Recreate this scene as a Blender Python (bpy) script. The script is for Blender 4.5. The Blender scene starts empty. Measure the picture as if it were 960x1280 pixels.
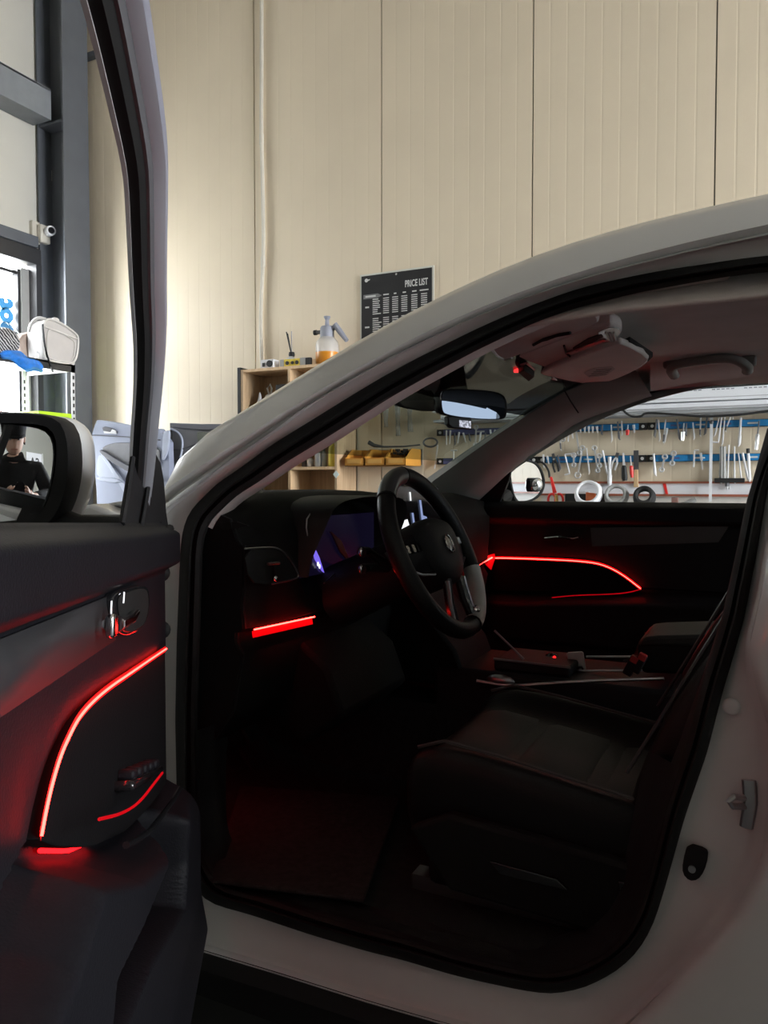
import bpy, bmesh, math, random
from mathutils import Vector as V, Matrix
random.seed(7)
sc = bpy.context.scene
COL = sc.collection

# ------------------------------------------------------------------ camera
F, YAW, HOR, CH = 965.0, math.radians(26), 605.0, 1.2
PIT = math.atan((640-HOR)/F)
FW = V((-math.sin(YAW)*math.cos(PIT), math.cos(YAW)*math.cos(PIT), -math.sin(PIT)))
RT = V((math.cos(YAW), math.sin(YAW), 0)); UP = RT.cross(FW)
EYE = V((0, 0, CH))
cd = bpy.data.cameras.new('camera'); co = bpy.data.objects.new('camera', cd); COL.objects.link(co)
cd.sensor_fit = 'VERTICAL'; cd.sensor_height = 24; cd.lens = 24*F/1280; cd.clip_start = .02; cd.clip_end = 200
co.location = EYE
co.matrix_world = Matrix.Translation(EYE) @ Matrix((RT, UP, -FW)).transposed().to_4x4()
sc.camera = co

# ------------------------------------------------------------------ light
sc.view_settings.view_transform = 'Standard'; sc.view_settings.look = 'None'
sc.view_settings.gamma = 1; sc.view_settings.exposure = 0.0
sc.cycles.max_bounces = 10; sc.cycles.diffuse_bounces = 5; sc.cycles.transparent_max_bounces = 12
sc.cycles.sample_clamp_indirect = 4
w = bpy.data.worlds.new('world'); sc.world = w; w.use_nodes = True
bg = w.node_tree.nodes['Background']; bg.inputs[0].default_value = (.94, .97, 1.0, 1); bg.inputs[1].default_value = 34.0
def portal(name, loc, rot, sx, sy):
    l = bpy.data.lights.new(name, 'AREA'); l.shape = 'RECTANGLE'; l.size = sx; l.size_y = sy
    l.cycles.is_portal = True
    o = bpy.data.objects.new(name, l); COL.objects.link(o); o.location = loc; o.rotation_euler = rot
portal('bay_daylight', (6.85, 2.2, 2.1), (0, math.radians(90), 0), 4.2, 3.2)
portal('window_daylight', (-5.02, 3.75, 1.95), (0, math.radians(-90), 0), 2.0, .9)
def area(name, loc, rot, sx, sy, e, col=(1, 1, 1)):
    l = bpy.data.lights.new(name, 'AREA'); l.shape = 'RECTANGLE'; l.size = sx; l.size_y = sy; l.energy = e; l.color = col
    o = bpy.data.objects.new(name, l); COL.objects.link(o); o.location = loc; o.rotation_euler = rot
    return o

# ------------------------------------------------------------------ picture rays onto real planes (metres)
def ray(px, py): return FW + RT*((px-480)/F) - UP*((py-640)/F)
def onp(px, py, p0, n):
    d = ray(px, py); return EYE + d*((V(p0)-EYE).dot(V(n))/d.dot(V(n)))
def onY(px, py, y): return onp(px, py, (0, y, 0), (0, 1, 0))
def onX(px, py, x): return onp(px, py, (x, 0, 0), (1, 0, 0))
def onZ(px, py, z): return onp(px, py, (0, 0, z), (0, 0, 1))
K, ZB, YN, YF = .36, 1.1, 1.12, 2.95           # tumblehome, belt, near and far side of the car
YC = (YN+YF)/2
def side(px, py, ins=0.):
    p = onY(px, py, YN+ins)
    if p.z > ZB: p = onp(px, py, (0, YN+ins, ZB), (0, 1, -K))
    return p
def sidef(px, py, ins=0.):
    p = onY(px, py, YF-ins)
    if p.z > ZB: p = onp(px, py, (0, YF-ins, ZB), (0, 1, K))
    return p
TH, HX, HY = math.radians(57), -1.12, 1.00     # driver door: opening angle and hinge
ct, st = math.cos(TH), math.sin(TH)
def opn(p):
    x, y = p[0]-HX, p[1]-HY
    return V((HX+ct*x+st*y, HY-st*x+ct*y, p[2]))
def cls(p):
    x, y = p[0]-HX, p[1]-HY
    return V((HX+ct*x-st*y, HY+st*x+ct*y, p[2]))
def dpx(px, py, yc): return cls(onp(px, py, opn((0, yc, 0)), (st, ct, 0)))
def mpx(px, py, xc): return cls(onp(px, py, opn((xc, 0, 0)), (ct, -st, 0)))

# ------------------------------------------------------------------ materials
MATS = {}
def M(name, col, rough=.5, metal=0., var=.06, scale=12., bump=0., bscale=120., spec=.5, emit=None, es=0., coat=0., trans=0., alpha=1., ior=1.45):
    if name in MATS: return MATS[name]
    m = bpy.data.materials.new(name); m.use_nodes = True; nt = m.node_tree; b = nt.nodes['Principled BSDF']
    tc = nt.nodes.new('ShaderNodeTexCoord')
    if var > 0:
        n = nt.nodes.new('ShaderNodeTexNoise'); n.inputs['Scale'].default_value = scale; n.inputs['Detail'].default_value = 4
        nt.links.new(tc.outputs['Object'], n.inputs['Vector'])
        r = nt.nodes.new('ShaderNodeValToRGB')
        r.color_ramp.elements[0].position = .3; r.color_ramp.elements[1].position = .7
        r.color_ramp.elements[0].color = (*[max(0, c*(1-var)) for c in col], 1)
        r.color_ramp.elements[1].color = (*[min(1, c*(1+var)) for c in col], 1)
        nt.links.new(n.outputs['Fac'], r.inputs['Fac']); nt.links.new(r.outputs['Color'], b.inputs['Base Color'])
    else: b.inputs['Base Color'].default_value = (*col, 1)
    b.inputs['Roughness'].default_value = rough; b.inputs['Metallic'].default_value = metal
    b.inputs['Specular IOR Level'].default_value = spec; b.inputs['Coat Weight'].default_value = coat
    b.inputs['Coat Roughness'].default_value = .08
    b.inputs['Transmission Weight'].default_value = trans; b.inputs['IOR'].default_value = ior
    b.inputs['Alpha'].default_value = alpha
    if bump > 0:
        n2 = nt.nodes.new('ShaderNodeTexNoise'); n2.inputs['Scale'].default_value = bscale
        nt.links.new(tc.outputs['Object'], n2.inputs['Vector'])
        bp = nt.nodes.new('ShaderNodeBump'); bp.inputs['Strength'].default_value = bump; bp.inputs['Distance'].default_value = .002
        nt.links.new(n2.outputs['Fac'], bp.inputs['Height']); nt.links.new(bp.outputs['Normal'], b.inputs['Normal'])
    if emit:
        b.inputs['Emission Color'].default_value = (*emit, 1); b.inputs['Emission Strength'].default_value = es
    MATS[name] = m; return m
def MT(name, col, gloss=.06):
    """thin clear or tinted pane: transparent with a little mirror gloss"""
    if name in MATS: return MATS[name]
    m = bpy.data.materials.new(name); m.use_nodes = True; nt = m.node_tree; nt.nodes.clear()
    o = nt.nodes.new('ShaderNodeOutputMaterial'); t = nt.nodes.new('ShaderNodeBsdfTransparent'); g = nt.nodes.new('ShaderNodeBsdfGlossy')
    t.inputs[0].default_value = (*col, 1); g.inputs['Roughness'].default_value = .02
    mx = nt.nodes.new('ShaderNodeMixShader'); lw = nt.nodes.new('ShaderNodeLayerWeight'); lw.inputs[0].default_value = .5
    pw = nt.nodes.new('ShaderNodeMath'); pw.operation = 'POWER'; pw.inputs[1].default_value = 4.5
    ma = nt.nodes.new('ShaderNodeMath'); ma.operation = 'MULTIPLY_ADD'; ma.inputs[1].default_value = .6; ma.inputs[2].default_value = gloss*.5
    nt.links.new(lw.outputs['Facing'], pw.inputs[0]); nt.links.new(pw.outputs[0], ma.inputs[0]); nt.links.new(ma.outputs[0], mx.inputs[0]); nt.links.new(t.outputs[0], mx.inputs[1]); nt.links.new(g.outputs[0], mx.inputs[2])
    nt.links.new(mx.outputs[0], o.inputs[0]); MATS[name] = m; return m
def wood(name, c1, c2, scale=3.):
    if name in MATS: return MATS[name]
    m = M(name, c1, .55, var=0); nt = m.node_tree; b = nt.nodes['Principled BSDF']
    tc = nt.nodes.new('ShaderNodeTexCoord'); mp = nt.nodes.new('ShaderNodeMapping'); mp.inputs['Scale'].default_value = (14*scale, 14*scale, scale)
    n = nt.nodes.new('ShaderNodeTexNoise'); n.inputs['Scale'].default_value = 1.6; n.inputs['Detail'].default_value = 6
    r = nt.nodes.new('ShaderNodeValToRGB'); r.color_ramp.elements[0].color = (*c1, 1); r.color_ramp.elements[1].color = (*c2, 1)
    r.color_ramp.elements[0].position = .35; r.color_ramp.elements[1].position = .65
    nt.links.new(tc.outputs['Object'], mp.inputs[0]); nt.links.new(mp.outputs[0], n.inputs['Vector'])
    nt.links.new(n.outputs['Fac'], r.inputs[0]); nt.links.new(r.outputs[0], b.inputs['Base Color'])
    return m
PAINT = M('white_paint', (.51, .51, .51), .28, var=.01, coat=.6)
JAMB = M('jamb_paint', (.52, .51, .51), .38, var=.02, coat=.2)
RUB = M('black_rubber', (.008, .008, .008), .75, var=.1, spec=.25)
CLAD = M('black_cladding', (.007, .007, .007), .75, var=.1, bump=.3, bscale=300, spec=.15)
TRIM = M('dark_trim', (.010, .010, .011), .6, var=.08, bump=.25, bscale=350, spec=.22)
TRIM2 = M('dark_trim_lower', (.0065, .0065, .0085), .55, var=.08, bump=.25, bscale=350, spec=.13)
GLOSSB = M('gloss_black', (.01, .01, .011), .12, var=.05, spec=.5)
LEATH = M('black_leather', (.006, .006, .006), .48, var=.12, bump=.35, bscale=220, spec=.22)
LEATH2 = M('perforated_leather', (.030, .031, .029), .55, var=.12, bump=.5, bscale=420, spec=.25)
GREYL = M('grey_leather', (.34, .33, .31), .5, var=.08, bump=.3, bscale=300)
CHROME = M('chrome', (.75, .75, .76), .12, 1.0, var=.02)
SATIN = M('satin_metal', (.45, .45, .46), .32, 1.0, var=.04)
HEADL = M('headliner', (.62, .57, .55), .9, var=.05, bump=.4, bscale=500, spec=.2)
VISOR = M('visor_fabric', (.66, .60, .58), .85, var=.05, bump=.3, bscale=500, spec=.2)
PILLT = M('pillar_trim', (.20, .20, .19), .7, var=.05, bump=.3, bscale=400, spec=.3)
CARP = M('carpet', (.014, .014, .014), .95, var=.3, scale=60, bump=.8, bscale=500, spec=.1)
LED = M('red_light_guide', (.3, .0, .0), .4, var=0, emit=(1, .017, .013), es=36)
LEDA = M('added_armrest_glow', (.3, .0, .0), .4, var=0, emit=(1, .004, .006), es=8)  # for the added tube that reddens the armrest
EDGEG = M('edge_glow', (.2, .0, .0), .4, var=0, emit=(1, .0, .012), es=.42)  # emission put into the red line along the armrest edges
LEDH = M('red_glow', (.3, .0, .0), .5, var=0, emit=(1, .0, .004), es=.5)  # emissive red that draws the halo beside the light strips
GLASSW = MT('windshield_glass', (.50, .56, .53))
GLASSC = MT('clear_glass', (.97, .98, .98), .04)
GLASSD = MT('privacy_glass', (.25, .27, .28))
SMOKE = MT('smoked_acrylic', (.06, .065, .07))
MIRRD = M('dimming_mirror_glass', (.050, .058, .072), .0, 1.0, var=0, spec=.1)
MIRR = M('mirror_glass', (.82, .85, .88), .0, 1.0, var=0)

# ------------------------------------------------------------------ mesh helpers
WLOC = {}
class B:
    def __init__(s): s.v = []; s.f = []
    def add(s, vs, fs):
        k = len(s.v); s.v += [V(p) for p in vs]; s.f += [[i+k for i in f] for f in fs]; return s
    def box(s, c, d, m=None):
        x, y, z = d[0]/2, d[1]/2, d[2]/2; c = V(c)
        vs = [V(p) for p in ((-x,-y,-z),(x,-y,-z),(x,y,-z),(-x,y,-z),(-x,-y,z),(x,-y,z),(x,y,z),(-x,y,z))]
        if m is not None: vs = [m @ p for p in vs]
        return s.add([p+c for p in vs], [(0,3,2,1),(4,5,6,7),(0,1,5,4),(1,2,6,5),(2,3,7,6),(3,0,4,7)])
    def bb(s, a, b):
        a, b = V(a), V(b); return s.box((a+b)/2, [abs(q) for q in (b-a)])
    def tube(s, path, r, n=8, closed=False, caps=True, flat=None):
        path = [V(p) for p in path]; N = len(path); rings = []
        pn = None
        for i, p in enumerate(path):
            if closed: t = path[(i+1) % N]-path[i-1]
            else: t = path[min(i+1, N-1)]-path[max(i-1, 0)]
            t.normalize()
            if pn is None:
                a = V((0, 0, 1)) if abs(t.z) < .9 else V((1, 0, 0))
                pn = (a-t*a.dot(t)).normalized()
            else:
                pn = (pn-t*pn.dot(t))
                pn = pn.normalized() if pn.length > 1e-6 else t.orthogonal().normalized()
            bn = t.cross(pn); rr = r[i] if isinstance(r, (list, tuple)) else r
            fl = flat if flat else 1
            rings.append([p+pn*(math.cos(2*math.pi*k/n)*rr)+bn*(math.sin(2*math.pi*k/n)*rr*fl) for k in range(n)])
        k0 = len(s.v)
        for g in rings: s.v += g
        for i in range(N if closed else N-1):
            for k in range(n):
                a = k0+i*n; b = k0+((i+1) % N)*n
                s.f.append([a+k, a+(k+1) % n, b+(k+1) % n, b+k])
        if caps and not closed:
            s.f.append([k0+k for k in range(n)][::-1]); s.f.append([k0+(N-1)*n+k for k in range(n)])
        return s
    def cyl(s, a, b, r0, r1=None, n=14): return s.tube([a, b], [r0, r0 if r1 is None else r1], n)
    def lathe(s, prof, c=(0, 0, 0), n=20, m=None):
        k0 = len(s.v); c = V(c)
        for (r, z) in prof:
            for k in range(n):
                p = V((r*math.cos(2*math.pi*k/n), r*math.sin(2*math.pi*k/n), z))
                s.v.append((m @ p if m is not None else p)+c)
        for i in range(len(prof)-1):
            for k in range(n): s.f.append([k0+i*n+k, k0+i*n+(k+1) % n, k0+(i+1)*n+(k+1) % n, k0+(i+1)*n+k])
        s.f.append([k0+k for k in range(n)][::-1]); s.f.append([k0+(len(prof)-1)*n+k for k in range(n)])
        return s
    def grid(s, rows, cu=False, cv=False):
        nr, nc = len(rows), len(rows[0]); k0 = len(s.v)
        for r in rows: s.v += [V(p) for p in r]
        for i in range(nr if cv else nr-1):
            for j in range(nc if cu else nc-1):
                s.f.append([k0+i*nc+j, k0+i*nc+(j+1) % nc, k0+((i+1) % nr)*nc+(j+1) % nc, k0+((i+1) % nr)*nc+j])
        return s
    def prism(s, poly, vec):
        vec = V(vec); n = len(poly); k0 = len(s.v); poly = [V(p) for p in poly]
        s.v += poly+[p+vec for p in poly]
        s.f.append([k0+i for i in range(n)][::-1]); s.f.append([k0+n+i for i in range(n)])
        for i in range(n): s.f.append([k0+i, k0+(i+1) % n, k0+n+(i+1) % n, k0+n+i])
        return s
    def sphere(s, c, r, n=14, sq=(1, 1, 1), m=None):
        prof = [(max(1e-4, r*math.sin(math.pi*i/8)), -r*math.cos(math.pi*i/8)) for i in range(9)]
        mm = Matrix.Diagonal(sq)
        if m is not None: mm = m @ mm
        return s.lathe(prof, c, n, mm)
    def xf(s, fn): s.v = [fn(p) for p in s.v]; return s
    def build(s, name, mat, parent=None, smooth=35, bevel=0, seg=2, solid=0, off=0, sub=0, label=None, origin=None):
        xs = list(zip(*s.v))
        c = V(origin) if origin else V(((min(xs[0])+max(xs[0]))/2, (min(xs[1])+max(xs[1]))/2, min(xs[2])))
        me = bpy.data.meshes.new(name); me.from_pydata([p-c for p in s.v], [], s.f)
        bm = bmesh.new(); bm.from_mesh(me); bmesh.ops.recalc_face_normals(bm, faces=bm.faces[:]); bm.to_mesh(me); bm.free()
        me.materials.append(mat)
        if smooth:
            me.polygons.foreach_set('use_smooth', [True]*len(me.polygons)); me.set_sharp_from_angle(angle=math.radians(smooth))
        o = bpy.data.objects.new(name, me); COL.objects.link(o)
        if parent: o.parent = parent; o.location = c-WLOC[parent.name]
        else: o.location = c
        WLOC[o.name] = c
        if solid:
            q = o.modifiers.new('solid', 'SOLIDIFY'); q.thickness = solid; q.offset = off
        if bevel:
            q = o.modifiers.new('bevel', 'BEVEL'); q.width = bevel; q.segments = seg; q.limit_method = 'ANGLE'; q.angle_limit = math.radians(40); q.harden_normals = False
        if sub:
            q = o.modifiers.new('sub', 'SUBSURF'); q.levels = sub; q.render_levels = sub
        if label: o['label'] = label
        return o
def thing(name, loc, label, cat, group=None):
    o = bpy.data.objects.new(name, None); COL.objects.link(o); o.location = loc; o.empty_display_size = .1
    WLOC[o.name] = V(loc); o['label'] = label; o['category'] = cat
    if group: o['group'] = group
    return o
def tag(o, label, cat, group=None):
    o['label'] = label; o['category'] = cat
    if group: o['group'] = group
    return o
def struct(o): o['kind'] = 'structure'; return o
def part_empty(name, loc, parent):
    o = bpy.data.objects.new(name, None); COL.objects.link(o); o.parent = parent; o.location = V(loc)-WLOC[parent.name]; WLOC[o.name] = V(loc); return o
def resample(pts, n, closed=False):
    pts = [V(p) for p in pts]
    if closed: pts = pts+[pts[0]]
    L = [0]
    for a, b in zip(pts, pts[1:]): L.append(L[-1]+(b-a).length)
    out = []; m = n if closed else n-1
    for i in range(n):
        t = L[-1]*i/m; j = 0
        while j < len(L)-2 and L[j+1] < t: j += 1
        u = (t-L[j])/max(1e-9, L[j+1]-L[j]); out.append(pts[j].lerp(pts[j+1], u))
    return out
def smoothp(pts, it=2, closed=False):
    """Chaikin corner cutting"""
    pts = [V(p) for p in pts]
    for _ in range(it):
        q = [] if closed else [pts[0]]
        rng = range(len(pts)) if closed else range(len(pts)-1)
        for i in rng:
            a, b = pts[i], pts[(i+1) % len(pts)]
            q += [a.lerp(b, .25), a.lerp(b, .75)]
        if not closed: q.append(pts[-1])
        pts = q
    return pts
def lerp(a, b, t): return a+(b-a)*t
def sst(a, b, x):
    t = min(1, max(0, (x-a)/(b-a))); return t*t*(3-2*t)
def text_mesh(name, txt, size, org, xd, yd, mat, parent, depth=.001, bold=False, align='LEFT', sx=1.):
    cu = bpy.data.curves.new(name, 'FONT'); cu.body = txt; cu.size = size; cu.extrude = depth; cu.align_x = align
    if bold: cu.offset = size*(.022 if bold is True else bold)
    t = bpy.data.objects.new(name, cu); COL.objects.link(t)
    dg = bpy.context.evaluated_depsgraph_get(); me = bpy.data.meshes.new_from_object(t.evaluated_get(dg))
    bpy.data.objects.remove(t); bpy.data.curves.remove(cu)
    xd, yd = V(xd).normalized(), V(yd).normalized(); zd = xd.cross(yd)
    b = B(); b.v = [V(org)+xd*v.co.x*sx+yd*v.co.y+zd*v.co.z for v in me.vertices]; b.f = [list(p.vertices) for p in me.polygons]
    return b.build(name, mat, parent, smooth=0)

# ================================================================== THE GARAGE
YW, XL, XR, YS, ZC = 4.5, -5.0, 7.0, -3.2, 5.6
WALLM = M('cream_steel', (.75, .645, .49), .45, var=.03, scale=2, bump=.05, bscale=6)
WALLG = M('grey_white_steel', (.62, .60, .54), .5, var=.03, scale=2)
STEEL = M('blue_grey_steel', (.095, .103, .118), .5, var=.08, scale=6)
STEELD = M('dark_steel', (.06, .06, .065), .5, var=.1)
JOINT = M('panel_joint', (.20, .19, .15), .8, var=.1)
CONC = M('concrete', (.04, .04, .039), .75, var=.25, scale=3, bump=.2, bscale=40)
FRAMEB = M('black_aluminium', (.03, .03, .032), .4, var=.1)
GREYA = M('grey_aluminium', (.35, .35, .34), .45, var=.05)
PVC = M('ivory_pvc', (.62, .58, .50), .4, var=.04)
WHITE = M('white_enamel', (.78, .78, .80), .35, var=.03)

fl = struct(B().bb((XL-.2, YS-.2, -.15), (XR, YW+.2, 0)).build('floor', CONC))
ap = struct(B().bb((XR, YS-8, -.17), (XR+14, YW+8, -.02)).build('trim_1', M('apron_concrete', (.32, .32, .31), .85, var=.15, scale=2)))
ce = struct(B().bb((XL-.2, YS-.2, ZC), (XR+.2, YW+.2, ZC+.15)).build('ceiling', M('ceiling_steel', (.60, .58, .55), .6, var=.05)))
# back wall: a joint sheet behind separate sandwich panels with fine ribs
wb = struct(B().bb((XL-.2, YW+.012, 0), (XR+.2, YW+.2, ZC)).build('wall_back', JOINT))
seams = [XL]+[-.245+.9837*k for k in range(-4, 8)]+[XR]
for a, b in zip(seams, seams[1:]):
    if b-a < .02: continue
    pts = [(a+.004, YW+.012), (a+.004, YW)]
    x = a+.10
    while x < b-.06:
        pts += [(x-.006, YW), (x-.003, YW+.0006), (x+.003, YW+.0006), (x+.006, YW)]; x += .0983
    pts += [(b-.004, YW), (b-.004, YW+.012)]
    g = B().grid([[(x, y, 0) for x, y in pts], [(x, y, ZC) for x, y in pts]])
    g.build('panel', WALLM, wb, smooth=0)
# left wall with the tall shop window
wl = B()
WY0, WY1, WZ0, WZ1 = 3.3, 4.20, .95, 2.98
wl.bb((XL-.2, YS-.2, 0), (XL, WY0, ZC)).bb((XL-.2, WY1, 0), (XL, YW+.2, ZC)).bb((XL-.2, WY0, WZ1), (XL, WY1, ZC)).bb((XL-.2, WY0, 0), (XL, WY1, WZ0))
wl = struct(wl.build('wall_left', WALLG, smooth=0))
ws = struct(B().bb((XL-.2, YS-.2, 0), (XR+.2, YS, ZC)).build('wall_front', M('front_wall_steel', (.22, .22, .19), .5, var=.03, scale=2)))
# right wall with the open bay the car drove in through
wr = B().bb((XR, YS-.2, 0), (XR+.2, .6, ZC)).bb((XR, 3.8, 0), (XR+.2, YW+.2, ZC)).bb((XR, .6, 5.3), (XR+.2, 3.8, ZC))
struct(wr.build('wall_right', M('right_wall_steel', (.62, .60, .54), .5, var=.03, scale=2), smooth=0))
# half-raised white sectional door hanging under the lintel of the bay
d1 = thing('door_1', (XR-.1, 2.2, 4.3), '', ''); del d1['label']; del d1['category']; d1['kind'] = 'structure'
for i in range(2):
    B().bb((XR-.10, .6, 4.32+.5*i), (XR-.05, 3.8, 4.80+.5*i)).build('panel', WHITE, d1, bevel=.01)
# grey blue slatted shutter further right on the back wall
d2 = thing('door_2', (2.9, YW-.02, 0), '', ''); del d2['label']; del d2['category']; d2['kind'] = 'structure'
for i in range(26): B().bb((1.7, YW-.035, .02+.12*i), (4.1, YW-.008, .132+.12*i)).build('slat', WHITE, d2)
# window
wi = thing('window_1', (XL, (WY0+WY1)/2, WZ0), '', ''); del wi['label']; del wi['category']; wi['kind'] = 'structure'
B().bb((XL-.05, WY0, WZ1-.12), (XL+.05, WY1, WZ1)).build('head_frame', FRAMEB, wi, bevel=.004)
B().bb((XL-.10, WY0, WZ1-.205), (XL-.05, WY1-.12, WZ1-.18)).build('transom_bar', FRAMEB, wi)
B().bb((XL-.05, WY1-.05, WZ0), (XL+.05, WY1, WZ1-.12)).build('jamb_frame', FRAMEB, wi)
B().bb((XL-.09, WY1-.12, WZ0), (XL-.03, WY1-.05, WZ1-.15)).build('jamb_reveal', GREYA, wi)
B().bb((XL-.10, WY1-.142, WZ0), (XL-.04, WY1-.12, WZ1-.165)).build('sash_frame', FRAMEB, wi)
B().bb((XL-.05, WY0, WZ0), (XL+.05, WY0+.06, WZ1-.12)).build('jamb_frame', FRAMEB, wi)
B().bb((XL-.05, WY0, WZ0), (XL+.05, WY1, WZ0+.06)).build('sill_frame', FRAMEB, wi)
B().bb((XL-.092, WY0+.06, WZ0+.06), (XL-.088, WY1-.142, WZ1-.12)).build('pane', GLASSC, wi)
p0 = onX(13, 417, XL-.085)
text_mesh('window_lettering', 'bot', .19, (XL-.084, p0.y+.01, p0.z-.02), (0, 0, 1), (0, -1, 0), M('blue_vinyl', (.08, .36, .74), .5), wi, .001, .075)
# steel lintel angle over the window, left wall girt, corner column
struct(B().bb((XL, WY0-.2, WZ1), (XL+.07, 4.16, WZ1+.085)).build('trim_2', STEEL, bevel=.004))
gz = onX(70, 150, XL+.20).z
gb = B().bb((XL+.005, YS, gz-.02), (XL+.20, 4.18, gz)).bb((XL+.185, YS, gz), (XL+.20, 4.18, gz+.20)).bb((XL+.005, YS, gz+.19), (XL+.2, 4.18, gz+.205))
struct(gb.build('trim_3', M('girt_steel', (.20, .215, .235), .5, var=.06), smooth=0))
cx0, cx1, cy0, cy1 = XL+.02, XL+.30, 4.20, 4.44
cl = B().bb((cx0, cy0, 0), (cx0+.016, cy1, ZC)).bb((cx1-.016, cy0, 0), (cx1, cy1, ZC)).bb((cx0+.016, cy0+.12, 0), (cx1-.016, cy0+.13, ZC))
tag(cl.build('steel_column', STEEL, smooth=0), 'blue grey steel H column standing in the corner of the garage', 'column')
pl = B().bb((cx0+.016, cy0+.005, gz-.03), (cx1-.016, cy0+.12, gz-.015))
pl.build('stiffener_plate', STEEL, bpy.data.objects['steel_column'])
# bracket on the back wall beside the column
b0 = onY(108, 70, YW-.03)
tag(B().bb((b0.x-.1, YW-.05, b0.z-.03), (b0.x+.16, YW-.006, b0.z+.01)).build('wall_bracket', STEEL), 'small grey steel bracket high on the cream wall beside the corner column', 'bracket')
# conduits
def pipe(name, px_pts, y, r, label, mat=PVC, rings=()):
    path = [onY(px, py, y) for px, py in px_pts]; path = smoothp(path, 2)
    o = B().tube(path, r, 10).build(name, mat); tag(o, label, 'pipe')
    for py in rings:
        k = min(range(len(path)), key=lambda i: abs(path[i].z-onY(px_pts[0][0], py, y).z))
        p = path[k]; B().cyl(p-V((0, 0, .035)), p+V((0, 0, .035)), r*1.25).build('coupling', mat, o)
    return o
pipe('conduit_pipe', [(327, -30), (327, 90), (326.5, 160), (329, 260), (329.5, 320), (326, 380), (326, 420), (328, 475)], YW-.02, .013, 'long ivory conduit pipe bending down the cream wall left of the spray bottle', rings=(165, 325))
def xpipe(name, pts, x, r, label, rings=()):
    path = smoothp([onX(px, py, x) for px, py in pts], 2)
    o = B().tube(path, r, 10).build(name, PVC); tag(o, label, 'pipe')
    for i in rings:
        p = path[i]; B().cyl(p-V((0, 0, .04)), p+V((0, 0, .04)), r*1.3).build('coupling', PVC, o)
    return o
xpipe('conduit_pipe', [(63, 165), (64, 215), (61.5, 262), (62, 330), (66, 420), (65, 600)], XL+.015, .018, 'ivory conduit pipe running down beside the corner column', rings=(6,))
xpipe('conduit_pipe', [(53, 302), (53, 322)], XL+.010, .012, 'short thin conduit pipe dropping from the beige sensor box')
# beige sensor box with its round eye
s0 = onX(50, 291, XL+.05); s1 = onX(57, 290, XL+.07)
sb = thing('sensor_box', (XL, s0.y, s0.z-.06), 'beige wall sensor box with a round black eye above the shop window', 'sensor')
B().bb((XL, s0.y-.055, s0.z-.085), (XL+.035, s0.y+.05, s0.z+.085)).build('back_plate', PVC, sb, bevel=.006)
B().bb((XL+.035, s0.y-.02, s0.z-.075), (XL+.085, s0.y+.07, s0.z+.06)).build('housing', PVC, sb, bevel=.01)
dv = V((1, -.35, -.05)).normalized()
B().cyl((XL+.08, s1.y+.01, s1.z), V((XL+.08, s1.y+.01, s1.z))+dv*.07, .036, .036, 18).build('eye_ring', WHITE, sb)
B().cyl(V((XL+.08, s1.y+.01, s1.z))+dv*.071, V((XL+.08, s1.y+.01, s1.z))+dv*.074, .024, .024, 18).build('eye', GLOSSB, sb)

# ================================================================== THE CAR
car = thing('car', (-.3, YC, 0), 'white sport utility car with its driver door open and red interior light strips', 'car')
S1 = [(249,1118),(230,1080),(222,1000),(220,900),(222,800),(225,720),(227,680),(231,655),(240,637),(255,622),(272,605),(302,585),(340,557),(400,520),(437,497),(482,470),(525,447),(600,410),(660,384),(724,361),(810,342),(900,328),(960,320),(1010,317),(1040,335),(1048,380),(1035,430),(1000,500),(975,560),(960,604),(947,680),(930,770),(919,809),(902,866),(883,940),(855,1021),(831,1107),(816,1155),(797,1189),(768,1215),(730,1234),(692,1242),(658,1238),(596,1225),(560,1216),(500,1198),(462,1189),(387,1167),(312,1142),(264,1129)]
JL = [(205,1172),(175,1110),(160,1000),(160,900),(165,800),(172,720),(178,690),(186,660),(200,642),(212,632),(247,607),(285,577),(340,540),(400,494),(460,460),(520,430),(600,386),(640,366),(700,350),(787,327),(885,306),(960,292),(1020,285),(1085,310),(1090,370),(1066,450),(1026,530),(985,600),(958,680),(949,736),(934,796),(932,811),(941,860),(956,905),(958,945),(955,1010),(950,1066),(938,1093),(914,1137),(879,1179),(834,1226),(790,1268),(745,1305),(690,1316),(600,1287),(552,1275),(462,1249),(350,1214),(243,1182)]
CEN = (560, 800); NR = 200
def ring(loop):
    out = []
    for k in range(NR):
        a = 2*math.pi*k/NR; dx, dy = math.cos(a), math.sin(a); best = 0
        for i in range(len(loop)):
            (x0, y0), (x1, y1) = loop[i], loop[(i+1) % len(loop)]
            x0 -= CEN[0]; x1 -= CEN[0]; y0 -= CEN[1]; y1 -= CEN[1]
            det = dx*(y0-y1)-dy*(x0-x1)
            if abs(det) < 1e-9: continue
            r = (x0*(y0-y1)-y0*(x0-x1))/det; t = (dx*y0-dy*x0)/det
            if -1e-6 <= t <= 1+1e-6 and r > best: best = r
        out.append(best)
    sm = [(out[k-1]+2*out[k]+out[(k+1) % NR])/4 for k in range(NR)]
    return sm
rS, rJ = ring(S1), ring(JL)
def rp(r, k): a = 2*math.pi*k/NR; return CEN[0]+r*math.cos(a), CEN[1]+r*math.sin(a)
def row(rad, ins): return [side(*rp(rad(k), k), ins) for k in range(NR)]
def mirY(p): return V((p[0], 2*YC-p[1], p[2]))
def topw(k): return sst(.50, .54, k/NR)*(1-sst(.90, .93, k/NR))
def rowi(rad, i0, i1): return [side(*rp(rad(k), k), lerp(i0, i1, topw(k))) for k in range(NR)]
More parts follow.
